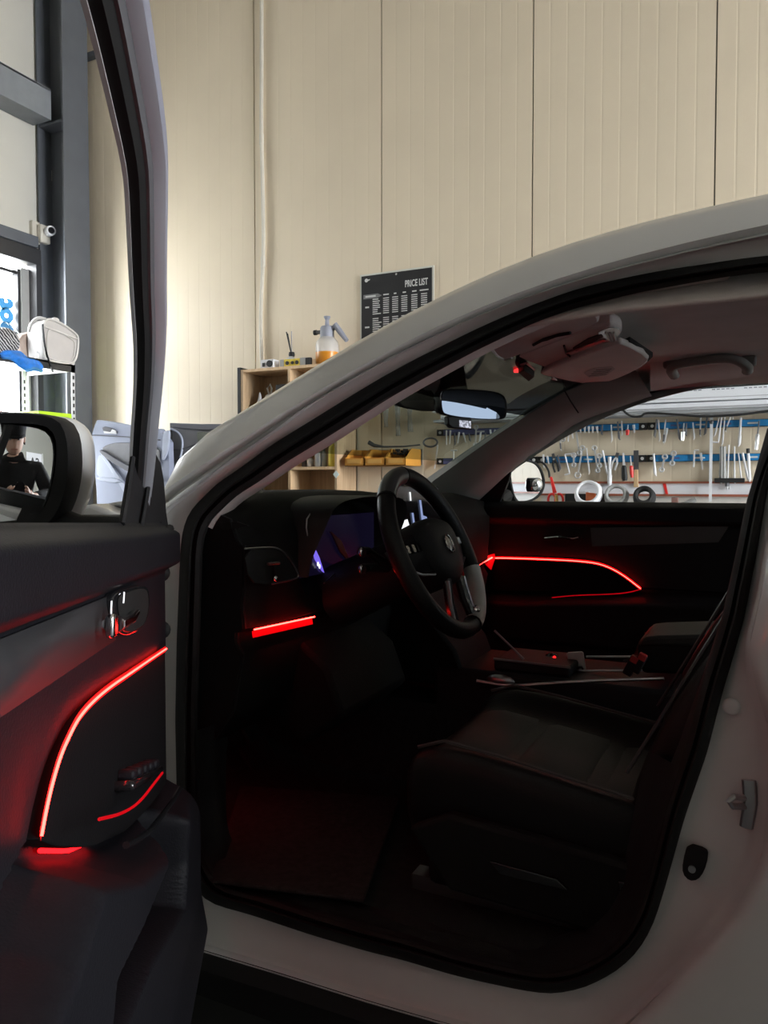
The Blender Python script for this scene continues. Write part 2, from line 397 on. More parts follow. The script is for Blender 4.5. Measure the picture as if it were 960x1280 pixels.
b = B().grid([rowi(lambda k: rJ[k]+9, -.004, .034), rowi(lambda k: rJ[k]+4, -.008, .022), rowi(lambda k: rJ[k], .004, .016), row(lambda k: lerp(rJ[k], rS[k], .10), .028), row(lambda k: lerp(rJ[k], rS[k], .2), .034),
              row(lambda k: lerp(rJ[k], rS[k], .6), .04), row(lambda k: rS[k], .05), row(lambda k: rS[k]-5, .075)], cu=True)
b.build('door_jamb', JAMB, car, smooth=50)
b = B().grid([row(lambda k: rS[k]+1, .048), row(lambda k: rS[k]-3, .030), row(lambda k: rS[k]-11, .026), row(lambda k: rS[k]-14, .052), row(lambda k: rS[k]-19, .045), row(lambda k: rS[k]-25, .055), row(lambda k: rS[k]-28, .10)], cu=True)
b.build('door_seal', RUB, car, smooth=50)
# outer pillar and roof rail
T = [(160,605),(205,580),(240,557),(265,540),(300,517),(362,480),(400,455),(450,424),(540,374),(595,350),(640,327),(660,318),(750,290),(840,266),(960,243)]
C1 = [(170,640),(210,615),(247,590),(285,565),(340,527),(402,485),(462,447),(520,420),(575,392),(600,376),(640,360),(705,339),(787,314),(885,294),(960,279)]
C2 = [(178,655),(212,632),(247,607),(285,577),(340,540),(400,494),(460,460),(520,430),(600,386),(640,366),(700,350),(787,327),(885,306),(960,292)]
NS = 44
def rail(pts, ins, tail):
    q = [side(x, y, ins) for x, y in pts]; e = q[-1]
    q += [V((X, e.y+dy, e.z+dz)) for X, dy, dz in tail]
    return resample(smoothp(q, 3), NS)
TAIL = [(.35, .005, .028), (.8, .01, .03), (1.3, .02, -.01), (1.75, .06, -.10), (1.95, .08, -.2)]
rT = rail(T, .085, TAIL); rM = [a.lerp(c, .5)+V((0, -.012, .010)) for a, c in zip(rail(T, .085, TAIL), rail(C1, .0, TAIL))]
rC1 = rail(C1, .0, TAIL); rC1b = [a.lerp(c, .35)+V((0, .008, -.001)) for a, c in zip(rail(C1, .0, TAIL), rail(C2, .02, TAIL))]; rC2 = rail(C2, .004, TAIL)
XL_ = [lerp(-1.04, 1.9, (i/(NS-1))**1.5) for i in range(NS)]
def atx(r):
    r = sorted(r, key=lambda p: p.x); out = []
    for X in XL_:
        if X <= r[0].x: out.append(r[0]+(r[1]-r[0]).normalized()*min(0, (X-r[0].x)*1.2)); continue
        j = 0
        while j < len(r)-2 and r[j+1].x < X: j += 1
        u = min(1, (X-r[j].x)/max(1e-6, r[j+1].x-r[j].x)); out.append(r[j].lerp(r[j+1], u))
    return out
rT, rC1, rC2 = atx(rT), atx(rC1), atx(rC2)
def soft(r, n=14):
    for _ in range(n): r = [r[0]]+[V((r[i].x, (r[i-1].y+2*r[i].y+r[i+1].y)/4, (r[i-1].z+2*r[i].z+r[i+1].z)/4)) for i in range(1, len(r)-1)]+[r[-1]]
    return r
rT, rC1, rC2 = soft(rT, 6), soft(rC1), soft(rC2)
rM = [a.lerp(c, .5)+V((0, -.012, .010)) for a, c in zip(rT, rC1)]; rC1b = [a.lerp(c, .5)+V((0, .014, 0)) for a, c in zip(rC1, rC2)]
rows = [rT, rM, rC1, rC1b, rC2]
B().grid(rows).build('roof_rail', PAINT, car, smooth=60)
B().grid([[mirY(p) for p in r] for r in rows]+[[mirY(p+V((0, .05, -.035))) for p in rC2]]).build('roof_rail', PAINT, car, smooth=60)
# roof panel from the header rearwards
hd = min(range(NS), key=lambda i: abs(rT[i].x+.46))
rr = []
for i in range(hd, NS):
    a, c = rT[i], mirY(rT[i]); r_ = []
    for j in range(13):
        t = j/12; p = a.lerp(c, t); p.z += .05*(1-(2*t-1)**2); p.x -= .05*(1-(2*t-1)**2)*(1 if i < hd+6 else .3); r_.append(p)
    rr.append(r_)
B().grid(rr).build('roof', PAINT, car, smooth=60, solid=.012, off=-1)
# windshield
wr = []
n_ = [i for i in range(0, hd+1)]
for i in n_:
    a = rT[i]+V((.03, .02, -.012)); c = mirY(a); s = i/hd; r_ = []
    for j in range(17):
        t = j/16; p = a.lerp(c, t); e = 1-(2*t-1)**2; p.x -= .17*e*(1-.5*s); p.z += .01*e; r_.append(p)
    wr.append(r_)
B().grid(wr).build('windshield', GLASSW, car, smooth=80)
# dark shade band along the top of the windshield
sb_ = [[p+V((.006, 0, -.006)) for p in r] for r in wr[-7:]]
B().grid(sb_).build('shade_band', SMOKE, car, smooth=80)
# bonnet, wings and nose
hp = [(-1.06,1.15),(-1.12,1.180),(-1.20,1.176),(-1.35,1.150),(-1.6,1.10),(-1.85,1.04),(-2.02,.95),(-2.06,.80)]
rows = []
for X, z in hp:
    r_ = []
    for j in range(15):
        t = j/14; e = (2*t-1); Y = lerp(YN+.06, YF-.06, t); r_.append((X-.05*(1-e*e), Y, z+.035*(1-e*e)*(1 if X > -1.9 else .3)*-1-(.02 if abs(e) > .99 else 0)))
    rows.append(r_)
B().grid(rows).build('bonnet', PAINT, car, smooth=60, solid=.01)
for s in (0, 1):
    poly = [(-1.09,.40),(-1.09,1.13),(-1.2,1.16),(-1.5,1.11),(-1.85,1.03),(-2.03,.92),(-2.06,.42),(-1.98,.42),(-1.93,.62),(-1.78,.74),(-1.6,.76),(-1.42,.70),(-1.3,.58),(-1.26,.40)]
    pr = [V((x, YN+.005, z)) for x, z in poly]; vec = V((0, .055, 0))
    if s: pr = [mirY(p) for p in pr]; vec = -vec
    B().prism(pr, vec).build('front_wing', PAINT, car, bevel=.008)
B().bb((-2.1, YN+.04, .25), (-2.0, YF-.04, .80)).build('front_bumper', CLAD, car, bevel=.03)
for X in (-1.60, 1.15):
    for Y, sg in ((YN+.12, 1), (YF-.12, -1)):
        rm = Matrix.Rotation(math.radians(90), 3, 'X')
        wl_ = B().lathe([(.20,-.10),(.33,-.11),(.35,-.07),(.355,0),(.35,.07),(.33,.11),(.20,.10)], (X, Y, .355), 28, rm).build('wheel', RUB, car)
        B().lathe([(.03,-.085),(.19,-.06),(.205,-.09),(.205,.09),(.19,.06),(.03,.085)], (X, Y, .355), 20, rm).build('rim', SATIN, wl_)
# sill cladding below the painted sill, underbody
lo = [side(x, y, -.004) for x, y in [(150,1155),(205,1176),(243,1184),(350,1216),(462,1251),(552,1277),(590,1287)]]
e = lo[-1]; lo += [V((-.25, e.y+.01, e.z-.03)), V((.3, e.y+.01, e.z-.05)), V((.75, e.y+.01, e.z-.05))]
B().grid([[p+V((0, .015, -.02)) for p in lo], lo, [p+V((0, -.025, -.02)) for p in lo], [V((p.x, p.y-.03, .27)) for p in lo], [V((p.x, p.y+.12, .24)) for p in lo]]).build('sill_cladding', CLAD, car, smooth=40)
B().bb((-2.0, YN+.14, .22), (1.9, YF-.14, .30)).build('underbody', RUB, car)
# rear door skin beside the jamb
rd = [(1000,668),(984,672),(976,692),(968,740),(954,800),(951,812),(960,856),(974,900),(976,945),(973,1012),(968,1070),(956,1100),(931,1147),(893,1192),(848,1240),(804,1284),(760,1325),(820,1345),(1000,1370)]
fr = [side(x-7, y-(4 if y > 1080 else 0), -.008) for x, y in rd]
rows = []
for f_ in (0, .012, .03, .12, .35, .7, 1):
    rows.append([V((lerp(p.x, 1.15, f_), p.y+(.008 if f_ == 0 else 0)-.012*math.sin(math.pi*f_), p.z)) for p in fr])
b = B().grid(rows); b.build('rear_door', PAINT, car, smooth=50, solid=.03, off=0)
B().grid([[V((.14, YN+.03, 1.15)), V((1.05, YN+.03, 1.15))], [V((.20, YN+.14, 1.52)), V((.95, YN+.14, 1.55))]]).build('rear_door_glass', GLASSD, car)
B().grid([[V((1.0, YN+.01, .5)), V((1.95, YN+.03, .5))], [V((1.0, YN+.01, 1.1)), V((1.98, YN+.03, 1.1))], [V((1.0, YN+.16, 1.58)), V((1.75, YN+.2, 1.5))]]).build('rear_quarter', PAINT, car, solid=.03)
B().grid([[V((1.98, YN, .4)), V((1.98, YF, .4))], [V((2.0, YN, 1.05)), V((2.0, YF, 1.05))]]).build('tailgate', PAINT, car, solid=.03)
B().grid([[V((2.0, YN+.04, 1.05)), V((2.0, YF-.04, 1.05))], [V((1.72, YN+.2, 1.52)), V((1.72, YF-.2, 1.52))]]).build('rear_glass', GLASSD, car)
B().grid([[V((-1.1, YF, .3)), V((1.98, YF, .3))], [V((-1.1, YF, 1.10)), V((1.98, YF, 1.12))]]).build('far_side_panel', PAINT, car, solid=.03, off=0)
# striker and access plug on the rear jamb, small bumps
q = [side(905+i, 1003, .036) for i in (0, 30)]
sp = side(933, 1003, .038)
st_ = B()
st_.tube([side(936, 975, .028), side(938, 1003, .026), side(933, 1034, .03)], .009, 8, flat=.5)
st_.tube([side(935, 998, .03), side(917, 996, .012), side(911, 1002, .010), side(916, 1008, .012), side(935, 1008, .03)], .0045, 8)
st_.build('striker', SATIN, car, label='steel door striker loop on the rear jamb')
pl = [side(p[0], p[1], .036) for p in smoothp([(860,1052,0),(884,1059,0),(886,1067,0),(881,1085,0),(873,1096,0),(862,1097,0),(854,1088,0),(854,1074,0)], 1, True)]
pg = B().prism(pl, (0, -.012, 0)).build('plug', RUB, car, bevel=.002, label='black rubber plug on the rear jamb')
pc = side(865, 1086, .022); B().cyl(pc, pc+V((0, -.003, 0)), .005).build('plug_pin', SATIN, pg)
for px, py in ((914, 883), (884, 1252)):
    pc = side(px, py, .036 if py < 1000 else -.004); B().sphere(pc, .012, sq=(1, .35, 1)).build('jamb_dimple', JAMB, car)

# ---------------------------------------------------------------- inner trim around the near opening
def rowk(rad, ins, ks): return [side(*rp(rad(k), k), ins) for k in ks]
ka = [k % NR for k in range(int(NR*.575), int(NR*.86))]      # pillar and roof
B().grid([rowk(lambda k: rS[k]-24, .075, ka), rowk(lambda k: rS[k]-33, .12, ka), rowk(lambda k: rS[k]-38, .17, ka), rowk(lambda k: rS[k]-30, .24, ka)]).build('pillar_trim', VISOR, car, smooth=50)
bt = [[(975,545),(959,535)],[(962,600),(941,600)],[(945,680),(924,680)],[(926,770),(903,770)],[(898,866),(872,862)],[(876,940),(848,930)],[(848,1021),(818,1005)],[(825,1107),(792,1085)]]
B().grid([[side(*a, .062), side(lerp(a[0], c[0], .5), lerp(a[1], c[1], .5), .085), side(*c, .15), side(c[0]+8, c[1], .24)] for a, c in bt]).build('centre_pillar_trim', TRIM, car, smooth=50)
ks = [k for k in range(int(NR*.08), int(NR*.45))]
B().grid([rowk(lambda k: rS[k]-26, .06, ks), rowk(lambda k: rS[k]-34, .10, ks), rowk(lambda k: rS[k]-52, .13, ks), rowk(lambda k: rS[k]-70, .20, ks)]).build('sill_trim', TRIM, car, smooth=50)
# floor, firewall, tunnel
B().grid([[V((X, Y, z)) for Y in (1.21, 1.5, YC, 2.6, 2.9)] for X, z in ((-1.62, .80), (-1.50, .62), (-1.30, .46), (-1.1, .41), (-.5, .40), (.3, .40), (1.95, .55))]).build('floor_carpet', CARP, car, smooth=40, solid=.02)
B().bb((-1.64, 1.16, .6), (-1.60, 2.9, 1.12)).build('bulkhead', CARP, car)
mt_ = [onZ(x, y, .43) for x, y in ((300,985),(500,1000),(455,1130),(262,1105))]
B().prism(mt_, (0, 0, .008)).build('floor_mat', M('mat_carpet', (.022, .018, .018), .95, var=.3, scale=80, bump=.8, bscale=500, spec=.1), car, bevel=.004)
tw = [onY(x, y, 1.80) for x, y in ((440,880),(470,895),(500,985),(400,970))]
tn = B().grid([[V((X, YC-.20, .40)), V((X, YC-.14, z)), V((X, YC+.14, z)), V((X, YC+.20, .40))] for X, z in ((-1.5,.68),(-1.0,.62),(-.5,.6),(.3,.6))]).build('tunnel', CARP, car, smooth=20)
# pedals
def pedal(px, py, X, w_, h_, name, ribs):
    c = onX(px, py, X); m = Matrix.Rotation(math.radians(-38), 3, 'Y')
    o = B().box(c, (.012, w_, h_), m).build(name, RUB, car, bevel=.003)
    for k in range(ribs):
        B().box(c+m @ V((.009, (k-(ribs-1)/2)*w_/ribs, 0)), (.006, w_/ribs*.45, h_*.9), m).build('pedal_rib', RUB, o)
    B().tube([c+m @ V((-.006, 0, h_*.3)), c+V((-.10, 0, .12)), c+V((-.14, 0, .30))], .008, 6).build('pedal_arm', RUB, o)
pedal(322, 943, -1.22, .115, .075, 'brake_pedal', 6)
pedal(282, 965, -1.25, .05, .10, 'foot_rest', 3)
pedal(398, 850, -1.15, .06, .10, 'accelerator_pedal', 4)
# ---------------------------------------------------------------- headliner
rows = []
for X in [-.56, -.52, -.46, -.4, -.3, -.2, -.1, 0, .15, .4, .8, 1.2, 1.7]:
    r_ = []
    for j in range(17):
        t = j/16; e = 1-(2*t-1)**2; Y = lerp(1.335, 2*YC-1.335, t)
        z = 1.485+.034*sst(.75, 1, t)+.11*e**.5-.16*max(0, -.18-X)**1.6-.10*max(0, X-.9)
        r_.append((X-.06*e, Y, z))
    rows.append(r_)
B().grid(rows).build('headliner', HEADL, car, smooth=60, solid=.01, off=1)
# far pillar trim
up = [(515,612),(535,597),(580,565),(620,538),(660,512),(703,486),(740,470),(790,455)]
dn = [(560,648),(590,632),(620,592+12),(660,567),(673,553+6),(720,525),(767,508),(813,492)]
mid_i = .13
b = B().grid([[sidef(x, y, .16) for x, y in up], [sidef(lerp(a[0], c[0], .12), lerp(a[1], c[1], .12), .20) for a, c in zip(up, dn)], [sidef(lerp(a[0], c[0], .6), lerp(a[1], c[1], .6), .19) for a, c in zip(up, dn)], [sidef(*c, .12) for c in dn], [sidef(c[0]+2, c[1]+3, .07) for c in dn]])
b.build('pillar_trim', PILLT, car, smooth=40)
sm = [sidef(705, 487, .203), sidef(713, 501, .205), sidef(723, 516, .19)]
B().tube(sm, .0025, 6).build('trim_joint', RUB, car)
rf = [(813,489),(845,483),(880,477.5),(960,468),(1040,462)]
B().grid([[sidef(x, y, .09) for x, y in rf], [sidef(x, y-4, .13) for x, y in rf], [sidef(x, y-16, .22) for x, y in rf], [sidef(x, y-40, .30) for x, y in rf]]).build('roof_side_trim', HEADL, car, smooth=50)
B().grid([[V((.16, YF-.07, 1.1)), V((.32, YF-.07, 1.1))], [V((.24, YF-.22, 1.53)), V((.38, YF-.22, 1.53))]]).build('centre_pillar_trim', TRIM, car, solid=.05)
B().grid([[V((.34, YF-.04, 1.13)), V((1.9, YF-.04, 1.13))], [V((.40, YF-.17, 1.53)), V((1.7, YF-.17, 1.5))]]).build('rear_side_glass', GLASSD, car)

# ---------------------------------------------------------------- doors: one relief function for both trims
def line(pts, x):
    if x <= pts[0][0]: return pts[0][1]
    for a, c in zip(pts, pts[1:]):
        if x <= c[0]: return lerp(a[1], c[1], (x-a[0])/(c[0]-a[0]))
    return pts[-1][1]
def relief(x, z, led, arm, xe, top, pk=None):
    zl = line(led, x) if x < xe else -9
    za = line(arm, x)
    d = .010
    if z > top-.085: d = lerp(.004, .030, sst(top-.085, top-.065, z))-.03*sst(top-.02, top, z)
    elif z > top-.145: d = .004
    elif z > zl-.02: d = .004
    if x < xe and za < z <= zl-.02: d = -.004
    low = .055*sst(-1.06, -.85, x)+.012
    if z <= za: d = lerp(low, -.016, sst(za-.050, za-.010, z))
    if x >= xe and za < z < top-.145: d = .004
    zs_ = z
    if z <= .62 and pk is None: d = .060+.012*sst(.62, .5, z)-.05*sst(.42, .33, z)
    if pk is not None:
        zu, zl2 = line(pk[0], x), line(pk[1], x); x0, x1 = pk[2], pk[3]
        d = lerp(d, .060+.012*sst(.5, .4, z), sst(zu+.01, zl2, z))-.05*sst(.42, .33, z)
        d = lerp(d, -.03, sst(zl2-.010, zl2+.010, z)*(1-sst(zu-.010, zu+.010, z))*sst(x0, x0+.03, x)*(1-sst(x1-.03, x1, x)))
    return d
TOPN = 1.150
YT = 1.178
LEDN = [(p.x, p.z) for p in [dpx(x, y, YT+.0135) for x, y in ((206,811),(185,825),(160,842),(133,860),(110,880),(95,898),(85,917),(73,943),(63,975),(55,1008),(48,1045))]]
ARMN = [(-1.05,.70),(-.83,.732),(-.65,.772),(-.48,.832),(LEDN[-1][0],LEDN[-1][1]-.004),(LEDN[-1][0]+.08,LEDN[-1][1]-.02),(.1,LEDN[-1][1]-.028)]
door = thing('x', (HX, HY, .3), '', ''); del door['label']; del door['category']; door.name = 'driver_door'; WLOC['driver_door'] = V((HX, HY, .3)); door.parent = car; door.location = V((HX, HY, .3))-WLOC['car']
def dbuild(b, *a, **k): b.v = [opn(p) for p in b.v]; return b.build(*a, **k)
PU = sorted([(p.x, p.z) for p in [dpx(x, y, YT+.055) for x, y in ((222,1030),(200,1090),(165,1170),(128,1242))]]); PL = sorted([(p.x, p.z) for p in [dpx(x, y, YT+.06) for x, y in ((236,1075),(232,1130),(190,1200),(160,1270))]])
PK = (PU, PL, min(PU[0][0], PL[0][0]), max(PU[-1][0], PL[-1][0]))
def belt(p): p = V(p); return V((p.x, p.y, p.z+.05*(p.x+.70)*sst(.93, 1.0, p.z)))
xs = [-1.03+1.06*i/230 for i in range(231)]; zs = [.33+(TOPN-.33)*j/230 for j in range(231)]
g = [[belt((x, YT+relief(x, z, LEDN, ARMN, LEDN[-1][0], TOPN, PK), z)) for x in xs] for z in zs]
dbuild(B().grid([[(x, YT-.03, .33) for x in xs]]+g+[[belt((x, YT-.03, TOPN)) for x in xs]]), 'door_trim', TRIM2, door, smooth=60)
dbuild(B().grid([[(-1.03, YT-.03, z), belt((-1.03, YT+relief(-1.03, z, LEDN, ARMN, LEDN[-1][0], TOPN, PK), z))] for z in zs]), 'door_trim_edge', TRIM, door)
dbuild(B().bb((-1.035, 1.09, .34), (.07, YT-.045, 1.12)), 'door_shell', JAMB, door, bevel=.01)
sk = [[(x, 1.075-.035*math.sin(math.pi*t)-(0), lerp(.30, 1.10, t)) for x in (-1.06, -.6, .09)] for t in [i/10 for i in range(11)]]
dbuild(B().grid(sk), 'door_skin', PAINT, door, smooth=60, solid=.01)
dbuild(B().tube([(-1.042, 1.15, z) for z in (.40, .6, .8, 1.0, 1.10)], .010, 8), 'edge_seal', RUB, door)
for z in (1.045, .945):
    dbuild(B().sphere((-1.05, 1.172, z), .016, sq=(.7, 1, 1)), 'rubber_stop', RUB, door)
for z in (.95, .55):
    dbuild(B().box((-1.09, 1.11, z), (.08, .03, .05)), 'hinge', JAMB, door, bevel=.004)
# light strip of the driver door
def insert_panel(led, arm, y0, th, mat, parent, fn):
    top = smoothp([V((x, y0, z-.003)) for x, z in led], 2)
    bot = [V((x, y0, line(arm, x)-.004)) for x in [lerp(top[-1].x, top[0].x, i/14) for i in range(1, 15)]]
    b = B().prism(top+bot, (0, th, 0))
    if fn: b.v = [fn(p) for p in b.v]
    return b.build('insert_panel', mat, parent, bevel=.002)
INS = M('insert_black', (.0035, .0035, .004), .7, var=.08, bump=.25, bscale=350, spec=.1)
insert_panel(LEDN, ARMN, YT-.006, .020, INS, door, opn)
lp = [(x, YT+.010, z) for x, z in LEDN]; lp = smoothp([V(p) for p in lp], 2)
for p in lp: p.y = YT+.0160
dbuild(B().tube(lp, .0013, 8), 'light_strip', LED, door)
dbuild(B().tube([V((x, YT-.009, line(ARMN, x)-.0065)) for x in [lerp(LEDN[-1][0]-.075, LEDN[-1][0]-.26, i/8) for i in range(9)]], .0022, 8), 'added_armrest_glow', LEDA, door)  # added hidden tube under the insert, throws red onto the armrest
dbuild(B().grid([[p+V((0, -.0012, .0045)) for p in lp], [p+V((0, -.0008, -.0045)) for p in lp]]), 'light_halo', LEDH, door)
# satin inlay under the top pad
dbuild(B().grid([[belt((x, YT+.007, TOPN-.085)) for x in (-.60, -.3, .02)], [belt((x, YT+.009, TOPN-.14)) for x in (-.62, -.3, .02)]]), 'inlay', M('gloss_inlay', (.022, .022, .024), .5, var=.1, spec=.25), door, solid=.003)
# inner handle
hz = [(-.735,1.075),(-.70,1.095),(-.54,1.105),(-.50,1.09),(-.505,1.02),(-.53,.985),(-.60,.972),(-.68,.98),(-.72,1.0)]
hb = smoothp([dpx(x, y, YT+.004) for x, y in ((126,745),(138,737),(172,729),(177,742),(176,768),(169,785),(152,795),(141,794),(131,778))], 2, True); hm = sum(hb, V())/len(hb)
dbuild(B().prism(hb, (0, .012, 0)), 'handle_bezel', GLOSSB, door, bevel=.003)
hb2 = [V((lerp(hm.x, p.x, .84), YT+.0165, lerp(hm.z, p.z, .84))) for p in hb]
dbuild(B().prism(hb2, (0, .001, 0)), 'handle_cup', RUB, door)
for l_ in (((139,751),(138.5,768)), ((155,740),(154,754))):
    dbuild(B().tube([dpx(x, y, YT+.018) for x, y in l_], .0015, 6), 'handle_rib', SATIN, door)
dbuild(B().tube([dpx(x, y, YT+.022) for x, y in ((170,765),(162,774),(150,778),(142,780))], [.004, .006, .008, .010], 10, flat=1.3), 'handle_lever', CHROME, door, label='chrome inner door handle lever')
dbuild(B().box(dpx(139.5, 782, YT+.026), (.020, .010, .026)), 'lock_button', CHROME, door, bevel=.004)
# window switches on the armrest
sw0 = [(x, line(ARMN, x)+.004) for x in (-.80, -.52)]
ang = math.atan2(sw0[1][1]-sw0[0][1], .28); mR = Matrix.Rotation(-ang, 3, 'Y')
cs = dpx(174, 972, YT+.022)
sp_ = dbuild(B().box(cs, (.22, .030, .012), mR), 'switch_panel', GLOSSB, door, bevel=.005)
for k in range(5):
    dbuild(B().box(cs+mR @ V((-.08+.04*k, .0, .011)), (.026, .022, .012), mR), 'window_switch', TRIM2, door, bevel=.004)
dbuild(B().tube([(x, YT+.040, line(ARMN, x)-.008) for x in (-.93, -.85, -.75, -.67, -.6, -.52)], .004, 8), 'armrest_edge', GLOSSB, door)
dbuild(B().tube(smoothp([dpx(x, y, YT+.05) for x, y in ((124,1024),(150,1018),(168,1008),(180,996),(189,984),(203,966))], 2), .0016, 6), 'armrest_glow_line', EDGEG, door)  # glowing line drawn for the red gleam on the armrest edge
# window frame of the open door: bands along the contour of the opening
ct_ = [(172,650),(212,627),(247,600),(285,571),(340,533),(400,489),(460,453),(520,424),(600,381),(640,362),(700,344),(787,320),(885,299),(960,285)]
q = [side(x, y+10, -.012) for x, y in ct_]
q += [V((.06, q[-1].y, q[-1].z-.004)), V((.09, q[-1].y-.002, q[-1].z-.02))]
q = resample(smoothp(q, 2), 60)
nrm = []
for i in range(60):
    t = (q[min(59, i+1)]-q[max(0, i-1)]); t.y = 0; t.normalize(); nrm.append(V((t.z, 0, -t.x)))
def off(d, dy): return [p+n*d+V((0, dy-K*(n*d).z*-1*0, 0)) for p, n in zip(q, nrm)]
def band(name, prof, mat): return dbuild(B().grid([off(d, dy) for d, dy in prof], cv=True), name, mat, door, smooth=40)
GREYP = M('light_moulding', (.5, .5, .5), .4)
band('frame_seal', [(-.010, .016), (-.004, .030), (.004, .032), (.006, .018)], RUB)
band('window_frame', [(.0, .0), (.0, .028), (.010, .036), (.010, .031), (.030, .035), (.032, .026), (.032, .004)], M('frame_grey_paint', (.50, .50, .55), .35, var=.02, coat=.2))
band('frame_lip', [(.031, .010), (.031, .025), (.038, .021), (.038, .010)], M('frame_dark_paint', (.07, .07, .075), .45, var=.05))
band('glass_channel', [(.037, .004), (.037, .019), (.045, .013), (.045, .004)], RUB)
band('frame_moulding', [(.0445, .000), (.0445, .004), (.047, .004), (.047, .000)], GREYP)
# rear upright of the frame, back down to the belt
e = q[-1]
dbuild(B().grid([[e+V((.0, .0, .0)), e+V((.0, .04, 0)), e+V((-.05, .03, 0)), e+V((-.05, 0, 0))], [V((.05, 1.10, 1.12)), V((.05, 1.14, 1.12)), V((-.01, 1.14, 1.12)), V((-.01, 1.10, 1.12))]], cu=True), 'frame_upright', TRIM, door, smooth=20)
# mirror sail and its two raised strips
sl = [dpx(x, y, 1.175) for x, y in ((172,556),(188,554),(201,578),(205,600),(208,640),(212,668),(214,700),(190,703),(165,690),(150,668),(153,640),(160,596))]
dbuild(B().prism(sl, (0, -.003, 0)), 'mirror_sail', TRIM, door, bevel=.003)
for ln in (((166,572),(160,615),(153,655)), ((187,595),(180,640),(171,690))):
    dbuild(B().tube([dpx(x, y, 1.180) for x, y in ln], .004, 6), 'sail_rib', TRIM, door)
dbuild(B().tube([dpx(205, 672, 1.19), dpx(212, 661, 1.19), dpx(214, 668, 1.19), dpx(208, 682, 1.19)], .008, 8), 'seal_end', RUB, door)
# wing mirror: an open shell, dark inside rim, painted cap, curved glass
XM = -.93
gl = [(-62,640),(-64,545),(-40,529),(20,528),(58,531),(70,545),(71,575),(64,615),(52,643),(38,651),(-20,654)]
gp = smoothp([V((x, y, 0)) for x, y in gl], 2, True)
gw = [mpx(p.x, p.y, XM) for p in gp]; cG = sum(gw, V())/len(gw)
ho = [(-80,655),(-84,535),(-50,517),(20,516),(66,520),(82,536),(86,580),(80,620),(66,650),(46,664),(-20,664)]
hw = [mpx(p.x, p.y, XM+.004) for p in resample(smoothp([V((x, y, 0)) for x, y in ho], 2, True), len(gw), True)]
gw = resample(gw, len(hw), True)
cH = sum(hw, V())/len(hw)
def ringx(sc_, dx, dz=0): return [V((p.x+dx, cH.y+(p.y-cH.y)*sc_, cH.z+(p.z-cH.z)*sc_+dz)) for p in hw]
gin = [V((p.x-.006, p.y, p.z)) for p in gw]
mh = dbuild(B().grid([gin, gw, hw, ringx(1.03, -.012), ringx(1.05, -.06), ringx(1.02, -.08)], cu=True), 'mirror_housing', TRIM, door, smooth=50)
dbuild(B().grid([ringx(1.025, -.075), ringx(1.06, -.080), ringx(1.08, -.115), ringx(1.02, -.165), ringx(.85, -.20), ringx(.45, -.22), ringx(.05, -.225)], cu=True), 'mirror_cap', PAINT, door, smooth=60)
# curved glass aimed back at the photographer
aim = mpx(22, 603, XM-.012); aw = opn(aim); nW = (EYE-aw).normalized()
nC = V((ct*nW.x-st*nW.y, st*nW.x+ct*nW.y, nW.z))
RG = 1.35
ctr = aim-nC*RG
rows = []
for s in (.0, .2, .4, .6, .8, 1.0):
    r_ = []
    for p in gin:
        yy, zz = aim.y+(p.y-aim.y)*max(s, .004), aim.z+(p.z-aim.z)*max(s, .004)
        dx = RG*RG-(yy-ctr.y)**2-(zz-ctr.z)**2
        r_.append(V((ctr.x+math.sqrt(dx), yy, zz)))
    rows.append(r_)
dbuild(B().grid(rows, cu=True), 'mirror_glass', MIRR, door, smooth=180)
arm = [mpx(x, y, XM-.04) for x, y in ((58,664),(80,634),(104,629),(120,631))]
a0 = cH+V((-.04, .05, -.10)); 
dbuild(B().tube([V((XM-.05, cH.y+.02, cH.z-.085)), V((XM-.05, lerp(cH.y, 1.15, .5), cH.z-.105)), V((XM-.045, 1.16, cH.z-.115))], [.045, .035, .045], 14, flat=1.2), 'mirror_arm', TRIM, door, smooth=50)

# ---------------------------------------------------------------- passenger door (closed, far side)
pd = part_empty('passenger_door', (-.95, YF-.1, .3), car)
YP = 2.845; TOPF = 1.135
def fY(px, py, d=0): return onY(px, py, YP-d)
lpx = [(606,700),(612,697),(680,699),(735,702),(757,707),(778,718),(801,736)]
LEDF = [(fY(x, y).x, fY(x, y).z) for x, y in lpx]
ARMF = [(-1.1, LEDF[-1][1]-.035), (-.8, LEDF[-1][1]-.03), (-.55, LEDF[-1][1]-.012), (LEDF[-1][0], LEDF[-1][1]), (.3, LEDF[-1][1]+.01)]
xs = [-1.03+1.25*i/110 for i in range(111)]; zs = [.33+(TOPF-.33)*j/110 for j in range(111)]
XE = LEDF[-1][0]
g = [[(x, YP-relief(x, z, LEDF, ARMF, XE, TOPF), z) for x in xs] for z in zs]
B().grid([[(x, YP+.05, .33) for x in xs]]+g+[[(x, YP+.05, TOPF) for x in xs]]).build('door_trim', TRIM, pd, smooth=60)
insert_panel(LEDF, ARMF, YP+.006, -.020, INS, pd, None)
lp = smoothp([fY(x, y, .0125) for x, y in lpx], 2)
B().tube(lp, .0015, 8).build('light_strip', LED, pd)
B().grid([[p+V((0, .004, .006)) for p in lp], [p+V((0, .004, -.006)) for p in lp]]).build('light_halo', LEDH, pd)
B().tube(smoothp([fY(x, y, .03) for x, y in ((801,736.5),(785,741),(760,743),(720,744),(690,747))], 2), .0016, 6).build('armrest_glow_line', EDGEG, pd)
iq = [fY(x, y, .012) for x, y in ((738,660),(911,658),(898,678),(740,683))]
B().prism(iq, (0, .006, 0)).build('inlay', M('satin_inlay', (.05, .05, .052), .35, var=.1), pd)
hq = smoothp([fY(x, y, .010) for x, y in ((676,664),(728,662),(726,682),(680,684))], 2, True)
